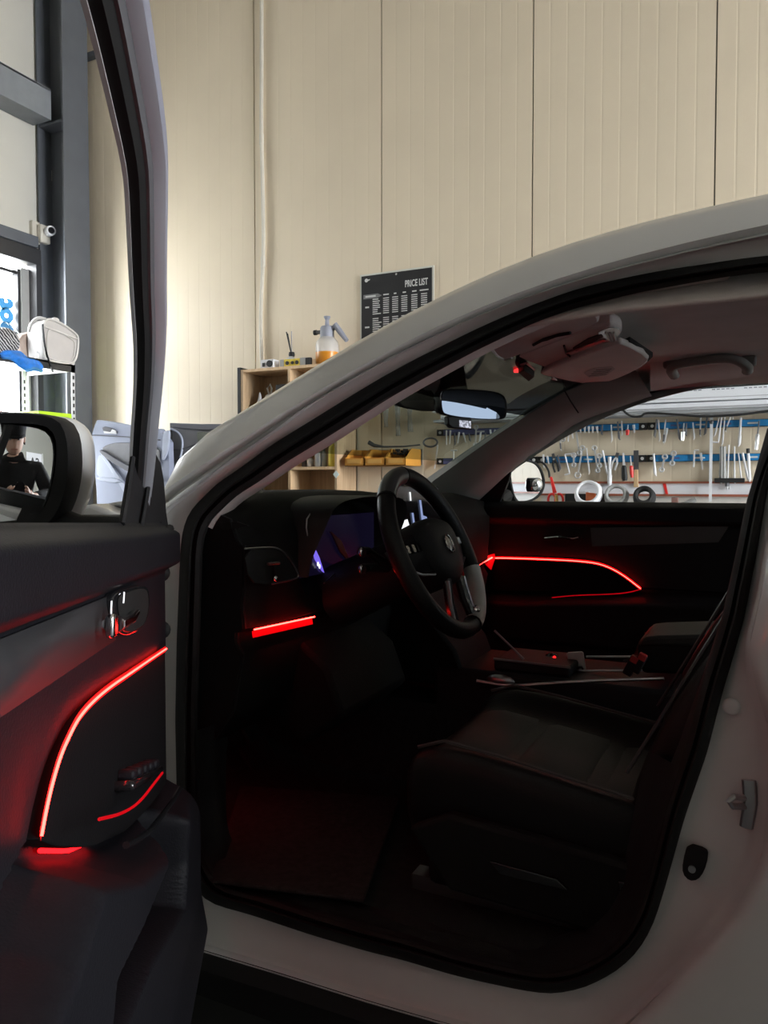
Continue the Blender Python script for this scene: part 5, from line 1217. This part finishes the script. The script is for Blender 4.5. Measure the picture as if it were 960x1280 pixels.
lg = B().lathe([(.012, 0), (.012, .001)], bx(.075, .06)+V((0, -.001, 0)), 12, Matrix.Rotation(D(90), 3, 'X')); lg.prism([bx(u, v) for u, v in ((.085,.05),(.13,.048),(.12,.062),(.10,.068),(.085,.07))], (0, -.001, 0)); lg.build('key_logo', INK, pr)
B().cyl(bx(.51, .03), bx(.51, .03)+V((0, -.006, 0)), .007, n=10).build('board_pin', CHROME, pr)
tl = B()
for c_, (u, w_) in enumerate(((.36, .08), (.49, .035), (.62, .045), (.76, .06), (.895, .12))): tl.prism([bx(u-w_/2, .262-.012*0), bx(u+w_/2, .262), bx(u+w_/2, .278), bx(u-w_/2, .278)], (0, -.0008, 0))
random.seed(3); rowsv = [.31+.027*k for k in range(8)]+[.56+.027*k for k in range(8)]+[.80+.027*k for k in range(5)]+[1.0+.027*k for k in range(8)]+[1.24+.027*k for k in range(4)]
for v in rowsv:
    w_ = random.uniform(.07, .13); tl.prism([bx(.165, v), bx(.165+w_, v), bx(.165+w_, v+.013), bx(.165, v+.013)], (0, -.0008, 0))
    for u in (.36, .49, .62, .76, .895): tl.prism([bx(u-.042, v), bx(u+.042, v), bx(u+.042, v+.012), bx(u-.042, v+.012)], (0, -.0008, 0))
for v, w_ in ((.40, .055), (.66, .065), (.90, .03), (.93, .06)): tl.prism([bx(.085-w_/2, v), bx(.085+w_/2, v), bx(.085+w_/2, v+.02), bx(.085-w_/2, v+.02)], (0, -.0008, 0))
o = tl.build('price_rows', INK, pr, smooth=0); o['kind'] = 'stuff'
# --- metal shelf by the window with its things
ZS = 2.055; FX, BXs, EY = -4.46, XL+.03, 4.06
ms = thing('metal_shelf', (-4.73, 3.2, 0), 'white metal rack with punched posts standing in front of the shop window', 'shelf')
for z in (ZS, 1.60, .9, .2):
    B().bb((BXs, 2.2, z-.012), (FX, EY, z)).build('shelf_tray', WHITE, ms)
    B().bb((FX-.006, 2.2, z-.055), (FX, EY, z+.002)).build('front_edge', FRAMEB if z == ZS else GREYA, ms)
    B().bb((BXs, EY-.006, z-.045), (FX, EY, z)).build('end_edge', GREYA, ms)
for X, Y in ((FX, EY), (BXs, EY), (FX, 2.2), (BXs, 2.2)):
    sgx = -1 if X == FX else 1; sgy_ = -1 if Y == EY else 1; b = B()
    b.bb((X, Y, 0), (X+sgx*.004, Y+sgy_*.035, ZS+.02)).bb((X, Y, 0), (X+sgx*.030, Y+sgy_*.004, ZS+.02))
    o = b.build('post', WHITE, ms, smooth=0)
    hb_ = B()
    for k in range(38): hb_.box((X+.0022 if X == FX else X+sgx*.0045, Y+sgy_*.018, ZS-.09-.05*k), (.002, .013, .026))
    hb_.build('post_slots', BLK, o)
# white handbag
a, c = onX(54, 455, -4.50), onX(100, 460, -4.45)
y0, y1 = onX(53, 440, -4.47).y, onX(100, 440, -4.47).y-.06
hbz = ZS+.002; HT = .30
wbg = thing('handbag', (-4.6, (y0+y1)/2, hbz), 'boxy white leather bag standing at the end of the metal shelf', 'bag')
BAG = M('bag_leather', (.56, .53, .52), .45, var=.04, bump=.1, bscale=60)
out = smoothp([V((-4.46, y0+.02, hbz)), V((-4.46, y1-.05, hbz-.0)), V((-4.46, y1+.01, hbz+.03)), V((-4.46, y1+.04, hbz+.20)), V((-4.46, y1, hbz+.235)), V((-4.46, lerp(y0, y1, .5), hbz+.285)), V((-4.46, y0+.04, hbz+.29)), V((-4.46, y0-.005, hbz+.25)), V((-4.46, y0, hbz+.03))], 2, True)
B().prism(out, (-.16, 0, 0)).build('bag_body', BAG, wbg, bevel=.014, seg=3)
cb_ = sum(out, V())/len(out)
B().tube([V((-4.456, p.y, p.z)) for p in out], .008, 8, closed=True).build('bag_piping', M('bag_white', (.70, .68, .66), .45), wbg)
B().tube([V((-4.452, cb_.y+(p.y-cb_.y)*.80, cb_.z-.03+(p.z-cb_.z)*.72)) for p in out], .0035, 6, closed=True).build('pocket_seam', MATS['bag_white'], wbg)
B().tube([V((-4.452, y0+.01, hbz+.225)), V((-4.452, y1+.02, hbz+.19))], .005, 6).build('flap_seam', MATS['bag_white'], wbg)
B().tube(smoothp([V((-4.50, y0+.06, hbz+.29)), V((-4.53, y0+.02, hbz+.30)), V((-4.58, y0+.01, hbz+.27)), V((-4.60, y0, hbz+.2))], 2), .012, 8).build('zip_flap', MATS['bag_white'], wbg)
B().sphere((-4.50, lerp(y0, y1, .52), hbz+.30), .022, sq=(1, 1.4, .9)).build('zip_pull', MATS['bag_white'], wbg)
B().tube(smoothp([V((-4.452, y0-.01, hbz+.24)), V((-4.445, y0-.005, hbz+.1)), V((-4.448, y0+.03, hbz+.0)), V((-4.440, y0+.06, hbz-.08))], 2), .010, 6, flat=.5).build('bag_strap', BLK, wbg)
# beige pouch leaning on it
pq = [onX(x, y, -4.63) for x, y in ((24,420),(44,413),(53,428),(50,446),(36,449),(28,440))]
pq = smoothp(pq, 1, True)
pch = thing('pouch', (-4.66, pq[0].y, ZS), 'beige fabric pouch leaning against the white bag', 'pouch')
B().prism([V((p.x, p.y, max(p.z, ZS+.004))) for p in pq], (-.12, 0, 0)).build('pouch_body', M('beige_fabric', (.42, .33, .28), .8, var=.08), pch, bevel=.015)
B().tube([onX(x, y, -4.645) for x, y in ((29,437),(38,424),(46,416))], .005, 6).build('pouch_fold', M('beige_dark', (.22, .17, .14), .8), pch)
kc = onX(46, 444, -4.48); B().tube([kc+V((0, .02*math.cos(a), .022*math.sin(a))) for a in [lerp(-2.2, 1.8, i/11) for i in range(12)]], .006, 8).build('key_ring', WHITE, pch)
# patterned cap and clear dome
pc_ = onX(5, 424, -4.60)
m = bpy.data.materials.new('chevron_knit'); m.use_nodes = True; nt = m.node_tree
wv = nt.nodes.new('ShaderNodeTexWave'); wv.inputs['Scale'].default_value = 24; wv.inputs['Distortion'].default_value = 4; wv.bands_direction = 'DIAGONAL'
tc = nt.nodes.new('ShaderNodeTexCoord'); rp_ = nt.nodes.new('ShaderNodeValToRGB'); rp_.color_ramp.elements[0].color = (.01, .01, .015, 1); rp_.color_ramp.elements[1].color = (.6, .6, .62, 1); rp_.color_ramp.elements[0].position = .55; rp_.color_ramp.elements[1].position = .65
nt.links.new(tc.outputs['Object'], wv.inputs[0]); nt.links.new(wv.outputs[1], rp_.inputs[0]); nt.links.new(rp_.outputs[0], nt.nodes['Principled BSDF'].inputs[0])
hk = B().sphere((pc_.x, pc_.y, ZS+.102), .098, 18, (1, 1.0, 1.0)).build('patterned_cushion', m, smooth=80); tag(hk, 'round black and white patterned cushion on the metal shelf', 'cushion')
dm = onX(4, 425, -4.86)
b = B(); n_d = 9
b.grid([[V((-4.86+.20*math.cos(ph)*math.cos(th)*.5, dm.y+.20*math.cos(ph)*math.sin(th), ZS+.30*math.sin(ph))) for th in [2*math.pi*j/24 for j in range(24)]] for ph in [math.pi/2*.99*i/n_d for i in range(n_d+1)]], cu=True)
tag(b.build('clear_dome', CLEARP, smooth=80), 'large clear plastic dome behind the patterned cushion on the shelf', 'dome')
# blue plastic bag drooping over the edge
rows = []
EDG = [(0,446),(5,452),(10,450),(17,453),(22,459),(30,463),(36,466),(41,463),(46,464),(53,467)]
TOPE = [(0,440),(5,438),(10,437),(18,438),(26,438),(32,444),(38,447),(44,449),(50,452),(54,460)]
for i in range(8):
    t = i/7; rows.append([])
    for (xa, ya), (xb, yb_) in zip(TOPE, EDG):
        p = onX(lerp(xa, xb, t), lerp(ya, yb_, t), -4.47+.03*math.sin(math.pi*t)); p.x += .012*math.sin(xa*1.3+i*1.7); rows[-1].append(p)
o = B().grid(rows).build('blue_bag', M('blue_plastic_film', (.02, .20, .70), .3, var=.25, scale=25, bump=.8, bscale=30, spec=.7), smooth=80, solid=.004, sub=1); tag(o, 'crumpled bright blue plastic bag drooping over the shelf edge', 'bag')
# lower shelf: papers and yellow green folder
pz = 1.602
for k in range(7):
    c = onX(2, 512, -4.66); z = pz+.0125*k
    o = B().box((c.x+.01*math.sin(k*2.1), c.y-.02+.012*math.cos(k*1.7), z+.005), (.20, .26-.012*k, .009), Matrix.Rotation(.12*math.sin(k*3.3), 3, 'Z')).build('magazine', M(('paper_brown', 'paper_tan', 'paper_rust')[k % 3], ((.22, .12, .10), (.34, .24, .19), (.28, .15, .11))[k % 3], .6))
    tag(o, f'brown magazine in the pile on the lower rack shelf, {ordw(k+1)} from the bottom', 'magazine', 'magazines on the lower rack shelf')
fq = [onX(x, y, -4.45) for x, y in ((51,514),(95,517),(95,528),(72,524),(52,516.5))]
fb = onX(72, 516, -4.45)
lm = M('lime_plastic', (.50, .80, .02), .45, var=.04)
tag(B().bb((-4.72, onX(51, 516, -4.45).y, 1.602), (-4.465, onX(95, 516, -4.45).y-.02, onX(95, 516, -4.45).z-.01)).build('lime_box', lm, bevel=.004), 'lime yellow box on the lower shelf of the metal rack', 'box')
# --- car door cards leaning on a work table at the back
tb = thing('work_table', (-3.7, 3.9, 0), 'low grey work table by the back wall carrying the door cards', 'table')
B().bb((-4.38, 3.72, .90), (-2.98, 4.18, .94)).build('table_top', GREYA, tb)
for xx in (-4.33, -3.03):
    for yy in (3.77, 4.13): B().bb((xx-.02, yy-.02, 0), (xx+.02, yy+.02, .9)).build('leg', GREYA, tb)
DC1 = M('door_card_blue_grey', (.30, .33, .44), .55, var=.04); DC2 = M('door_card_dark', (.10, .10, .12), .55, var=.05); DCL = M('door_card_light', (.46, .50, .62), .5, var=.04); DCG = M('door_card_grey', (.20, .20, .22), .6, var=.08, bump=.4, bscale=250)
YD = 3.98
def cardpart(name, pts, y, th, mat, parent, sm=1, bevel=.004):
    q_ = smoothp([onY(px, py, y) for px, py in pts], sm, True)
    return B().prism([V((p.x, p.y, max(p.z, .944))) for p in q_], (0, th, 0)).build(name, mat, parent, bevel=bevel)
d1c = thing('door_card', (-3.9, YD, .94), 'blue grey car door card with light trim, left one on the work table', 'door card', 'loose car door cards')
cardpart('card_body', ((120,526),(124,524.5),(168,532),(210,537),(212,600),(210,655),(122,655),(120,600),(115,572),(114,545)), YD, .05, DC1, d1c)
cardpart('armrest_recess', ((126,561),(133,556),(145,553),(168,554),(200,556),(200,590),(165,585),(150,576),(135,567)), YD-.008, .01, DCG, d1c)
cardpart('armrest_lip', ((123,563),(127,562),(150,577),(180,592),(200,598),(200,603),(176,597),(150,585),(128,570)), YD-.025, .03, DC2, d1c)
cardpart('lower_panel', ((121,572),(126,566),(151,597),(153,604),(121,600)), YD-.012, .014, DCL, d1c)
cardpart('diagonal_band', ((124,567),(128,565),(152,600),(168,622),(158,622),(140,590)), YD-.016, .02, DCL, d1c)
cardpart('pocket_lip', ((121,596),(145,598),(152,602),(140,604),(121,600)), YD-.03, .03, DCL, d1c)
cardpart('handle_cup', ((127,532.5),(142,535.5),(147,540),(144,543),(129,541)), YD-.006, .008, DC2, d1c)
cardpart('handle_lever', ((129,538.5),(138,540),(140,536.5),(144,538),(145,542.5),(130,541.5)), YD-.012, .01, WHITE, d1c, 0, .001)
B().tube([onY(x, y, YD-.003) for x, y in ((115,544),(140,545),(168,547),(200,550))], .004, 6).build('card_crease', DC2, d1c)
cardpart('end_trim', ((203.5,540),(208,538),(211,538),(210.5,552),(208,566),(204,575),(202,575)), YD-.02, .02, DCL, d1c)
d2c = thing('door_card', (-3.25, YD+.05, .94), 'dark grey car door card with light panel line, right one beside the oak shelf', 'door card', 'loose car door cards')
Y2 = YD+.08
cardpart('card_body', ((212,529),(240,530),(298,530),(299,600),(296,655),(213,655)), Y2, .05, DCG, d2c, 0)
cardpart('top_pad', ((212,528.5),(250,530),(299,530),(299,536),(250,537.5),(213,534)), Y2-.02, .03, DC2, d2c, 0)
cardpart('side_pad', ((205,560),(211,540),(213,537),(213,600),(204,600)), Y2-.02, .03, BLK, d2c, 0)
B().tube(smoothp([onY(x, y, Y2-.006) for x, y in ((213,536),(222,539),(228,548),(228,560),(225,575))], 2), .007, 8).build('panel_line', DCL, d2c)
B().tube([onY(x, y, Y2-.005) for x, y in ((213,562),(226,562),(245,555))], .004, 6).build('card_crease', DC2, d2c)
cardpart('speaker_patch', ((246,540),(264,540),(264,556),(247,556)), Y2-.006, .01, M('olive_grey', (.16, .17, .14), .7), d2c, 0)
# --- dash camera under the mirror and the card in the console
dc = onY(578, 527, 1.98); m = Matrix.Rotation(D(-20), 3, 'Z')
dcm = thing('dash_camera', (dc.x, dc.y, dc.z-.02), 'small black dash camera with a lit screen below the rear view mirror', 'camera')
nd = V((.85, -.5, -.05)).normalized()
def dp(x, y, d=0): return onp(x, y, dc+nd*d, nd)
B().prism([dp(x, y) for x, y in ((560,521),(566,520),(590,522),(590,537),(566,535),(561,531))], nd*-.02).build('camera_body', BLK, dcm, bevel=.003)
scm = M('dashcam_picture', (.1, .1, .1), .3, var=0)
nt = scm.node_tree; vz_ = nt.nodes.new('ShaderNodeTexNoise'); vz_.inputs['Scale'].default_value = 160; cr = nt.nodes.new('ShaderNodeValToRGB')
cr.color_ramp.elements[0].position = .40; cr.color_ramp.elements[0].color = (.08, .08, .12, 1); cr.color_ramp.elements[1].position = .62; cr.color_ramp.elements[1].color = (.70, .70, .82, 1)
tc = nt.nodes.new('ShaderNodeTexCoord'); nt.links.new(tc.outputs['Object'], vz_.inputs[0]); nt.links.new(vz_.outputs[0], cr.inputs[0]); nt.links.new(cr.outputs[0], nt.nodes['Principled BSDF'].inputs['Emission Color']); nt.nodes['Principled BSDF'].inputs['Emission Strength'].default_value = .9
B().prism([dp(x, y, .001) for x, y in ((574,525),(588.5,526.5),(588.5,535.5),(574,533.5))], nd*.0005).build('camera_screen', scm, dcm)
B().tube([dc+V((-.02, 0, .015)), dc+V((-.04, 0, .05))], .008, 8).build('camera_mount', BLK, dcm)
kq = [onY(x, y, YC-.02) for x, y in ((708.5,817),(710,815.5),(727,814.5),(729,816),(734,837),(713,839))]
kc_ = thing('key_card', (kq[0].x, YC-.02, .70), 'pale grey key card leaning in the centre console', 'card')
B().prism([kq[0], kq[1], kq[2], kq[3], kq[4]-V((0, 0, .02)), kq[5]-V((0, 0, .02))], (0, .006, 0)).build('card_body', M('card_grey', (.42, .42, .40), .5, var=.04), kc_, bevel=.002)
B().tube([onY(x, y, YC-.028) for x, y in ((721,836),(724,834),(727,834),(729,837))], .003, 6).build('card_ring', BLK, kc_)

# ================================================================== THE PHOTOGRAPHER (seen in the driver's wing mirror)
FH = V((FW.x, FW.y, 0)).normalized()
FP = V((-.74, .67, 0)).normalized(); RP = V((FP.y, -FP.x, 0))   # turned a little towards the open door
def pp(r, f, z): return RP*r+FP*f+V((0, 0, z))
SKIN = M('skin', (.52, .33, .25), .5, var=.06); BLKC = M('black_cloth', (.012, .012, .013), .85, var=.15, bump=.3, bscale=60, spec=.2); DENIM = M('dark_trousers', (.02, .021, .026), .85, var=.15)
pe = thing('person', pp(0, -.42, 0), 'person in black jacket and black cap holding up a phone, seen in the wing mirror', 'person')
def skin(name, verts, edges, mat, root, sub=2):
    c = V(WLOC['person']); me = bpy.data.meshes.new(name); me.from_pydata([V(v[0])-c for v in verts], edges, [])
    o = bpy.data.objects.new(name, me); COL.objects.link(o); o.parent = pe; me.materials.append(mat)
    md = o.modifiers.new('skin', 'SKIN')
    sv = me.skin_vertices
    if not sv: 
        bm = bmesh.new(); bm.from_mesh(me); bm.verts.layers.skin.verify(); bm.to_mesh(me); bm.free(); sv = me.skin_vertices
    for i, v in enumerate(verts): sv[0].data[i].radius = (v[1], v[2] if len(v) > 2 else v[1])
    sv[0].data[root].use_root = True
    md.use_smooth_shade = True
    q = o.modifiers.new('sub', 'SUBSURF'); q.levels = sub; q.render_levels = sub
    return o
vs = [(pp(0, -.42, .92), .13, .10), (pp(0, -.44, 1.10), .12, .09), (pp(0, -.43, 1.24), .14, .10), (pp(0, -.40, 1.36), .07), (pp(0, -.375, 1.43), .052)]; es = [(0, 1), (1, 2), (2, 3), (3, 4)]
def chain(start, pts):
    k = start
    for p in pts: vs.append(p); es.append((k, len(vs)-1)); k = len(vs)-1
    return k
for s in (-1, 1):
    chain(0, [(pp(s*.10, -.42, .86), .085), (pp(s*.11, -.39, .48), .055), (pp(s*.11, -.43, .12), .042), (pp(s*.12, -.33, .05), .035), (pp(s*.125, -.25, .04), .028)])
    wr = chain(2, [(pp(s*.17, -.43, 1.31), .055), (pp(s*.225, -.33, 1.11), .040), (pp(s*.14, -.19, 1.10), .033), (pp(s*.085, -.095, 1.105), .026)])
    pa_ = chain(wr, [(pp(s*.066, -.065, 1.125), .024, .016), (pp(s*.058, -.040, 1.150), .022, .014)])
    for j in range(4):
        z0 = 1.165-.022*j; L = (.9, 1.0, .95, .75)[j]
        chain(pa_, [(pp(s*.056, -.026, z0), .0095), (pp(s*.052, -.024+.008*L, z0+.004), .0085), (pp(s*.047, -.0215, z0+.010*L), .0075), (pp(s*.041, -.0205, z0+.012*L), .0065)][0:4])
    chain(pa_-1, [(pp(s*.050, -.052, 1.150), .011), (pp(s*.036, -.040, 1.165), .0095), (pp(s*.022, -.032, 1.172), .008)])
skin('body', vs, es, SKIN, 0)
vs, es = [(pp(0, -.42, .88), .145, .115), (pp(0, -.44, 1.10), .135, .105), (pp(0, -.43, 1.24), .155, .115), (pp(0, -.405, 1.35), .085), (pp(0, -.385, 1.42), .066)], [(0, 1), (1, 2), (2, 3), (3, 4)]
for s in (-1, 1): chain(2, [(pp(s*.175, -.43, 1.31), .068), (pp(s*.23, -.33, 1.11), .054), (pp(s*.15, -.20, 1.10), .044), (pp(s*.11, -.135, 1.102), .037)])
skin('jacket', vs, es, BLKC, 0)
vs, es = [(pp(0, -.42, .92), .145, .115)], []
for s in (-1, 1): chain(0, [(pp(s*.10, -.42, .84), .10), (pp(s*.11, -.39, .48), .070), (pp(s*.11, -.43, .11), .058)])
skin('trousers', vs, es, DENIM, 0)
for s in (-1, 1):
    B().tube([pp(s*.11, -.47, .05), pp(s*.115, -.38, .055), pp(s*.125, -.27, .04), pp(s*.128, -.22, .032)], [.044, .050, .042, .022], 12).build('shoe', BLKC, pe, sub=1)
# head, tilted down a little towards the phone
hc = pp(0, -.335, 1.535); hR = Matrix((RP, FP, V((0, 0, 1)))).transposed() @ Matrix.Rotation(math.radians(-22), 3, 'X')
rings = [(-.125, .010, .012, .02), (-.118, .035, .040, .018), (-.10, .050, .062, .012), (-.07, .060, .080, .004), (-.03, .068, .088, .0), (.01, .073, .094, -.004), (.05, .074, .096, -.008), (.085, .064, .084, -.012), (.108, .040, .055, -.014), (.118, .004, .006, -.014)]
b = B(); rws = []
for z, rx, ry, fy in rings:
    r_ = []
    for k in range(28):
        a = 2*math.pi*k/28; x, y = rx*math.cos(a), ry*math.sin(a)+fy
        if y > 0:
            nx = math.exp(-(x/.013)**2); y += nx*.024*max(0, 1-abs(z+.025)/.035)
            y -= .008*math.exp(-((abs(x)-.030)/.014)**2)*math.exp(-((z-.008)/.014)**2)
            y += .006*math.exp(-(x/.022)**2)*math.exp(-((z+.068)/.010)**2)
        r_.append(hc+hR @ V((x, y, z)))
    rws.append(r_)
hd_ = b.grid(rws, cu=True).build('head', SKIN, pe, smooth=80, sub=1)
for s in (-1, 1):
    B().sphere(hc+hR @ V((s*.030, .081, .008)), .011, 12).build('eye', M('eye_white', (.75, .73, .70), .2, var=.02), hd_)
    B().sphere(hc+hR @ V((s*.030, .0905, .007)), .0045, 10).build('iris', BLK, hd_)
    B().sphere(hc+hR @ V((s*.074, -.006, -.012)), .026, 12, (.35, .7, 1.1), hR).build('ear', SKIN, hd_)
B().tube([hc+hR @ V((x, .092-.3*x*x*10*.3, -.066)) for x in (-.022, -.01, 0, .01, .022)], .004, 6).build('mouth', M('lips', (.42, .20, .17), .5), hd_)
cap = B(); rws = []
for z, sx_ in ((.030, 1.07), (.055, 1.10), (.085, 1.13), (.112, 1.05), (.132, .70), (.140, .05)):
    rx, ry = .076*sx_, .098*sx_
    if z > .1: rx, ry = rx*.93, ry*.93
    rws.append([hc+hR @ V((rx*math.cos(2*math.pi*k/28), ry*math.sin(2*math.pi*k/28)-.008, z)) for k in range(28)])
cp = cap.grid(rws, cu=True).build('cap', BLKC, pe, smooth=80)
B().grid([[hc+hR @ V((.074*math.cos(a)*f_, .085*math.sin(a)+.05*(f_-1)*9*math.sin(a), .038-.03*(f_-1)*6)) for a in [math.pi*(.12+.76*i/12) for i in range(13)]] for f_ in (1., 1.05, 1.10)]).build('cap_peak', BLKC, cp, solid=.004)
B().grid([[hc+hR @ V((.0735*math.cos(a), .096*math.sin(a)-.006, z)) for a in [math.pi*(.98+1.04*i/14) for i in range(15)]] for z in (.035, .0, -.035, -.055)]).build('hair', BLK, hd_, solid=.006, off=1)
# the phone, just behind the lens point
ph = thing('phone', EYE-FW*.016-UP*.05, 'black phone held upright in both hands of the photographer', 'phone')
def ppp(x, y, d): return EYE+RT*x+UP*y-FW*d
poly = smoothp([ppp(x, y, .010) for x, y in ((-.018, .020), (.056, .020), (.056, -.138), (-.018, -.138))], 2, True)
B().prism(poly, -FW*.008).build('phone_body', GLOSSB, ph)
B().cyl(ppp(0, -.035, .0095), ppp(0, -.035, .0075), .007).build('camera_lens', GLOSSB, ph); B().cyl(ppp(0, -.062, .0095), ppp(0, -.062, .0075), .007).build('camera_lens', GLOSSB, ph)
# --- boards on the wall behind the photographer, seen back to front in the wing mirror
def bounce(px, py):
    c, d = opn(ctr), ray(px, py).normalized(); oc = EYE-c; bq = oc.dot(d); disc = bq*bq-(oc.dot(oc)-RG*RG)
    p = EYE+d*(-bq-math.sqrt(max(0, disc))); n = (p-c).normalized(); r = d-n*2*d.dot(n)
    if d.dot(n) > 0: p = EYE+d*(-bq+math.sqrt(max(0, disc))); n = (p-c).normalized(); r = d-n*2*d.dot(n)
    return p+r*((YS+.004-p.y)/r.y)
a, c = bounce(33, 581), bounce(52, 581); zt_, zb_ = bounce(43, 566).z, bounce(43, 597).z
sg = thing('wall_sign', ((a.x+c.x)/2, YS, zb_), 'white wall sign with black letters seen reversed in the wing mirror', 'sign')
B().bb((a.x, YS+.001, zb_), (c.x, YS+.012, zt_)).build('sign_board', WHITE, sg)
B().bb((c.x+.02, YS+.001, zb_-.02), (c.x+.06, YS+.010, zt_+.02)).build('sign_margin', M('pale_strip', (.6, .6, .58), .5), sg)
text_mesh('sign_letters', 'SA', (zt_-zb_)*.50, (c.x-.12, YS+.013, lerp(zb_, zt_, .46)), (-1, 0, 0), (0, 0, 1), BLK, sg, .001, True)
a, c = bounce(38, 628), bounce(64, 628); zt_ = bounce(50, 616).z; zb_ = max(.15, bounce(50, 648).z)
wb2 = thing('peg_board', ((a.x+c.x)/2, YS, zb_), 'white perforated board on the wall behind the photographer', 'board')
B().bb((a.x, YS+.001, zb_), (c.x, YS+.015, zt_)).build('board', WHITE, wb2)
dots = B()
for i in range(12):
    for j in range(7): dots.box((lerp(a.x, c.x, (i+.5)/12), YS+.016, lerp(zb_, zt_, (j+.5)/7)), (.028, .004, .028))
o = dots.build('peg_holes', STLD, wb2, smooth=0); o['kind'] = 'stuff'
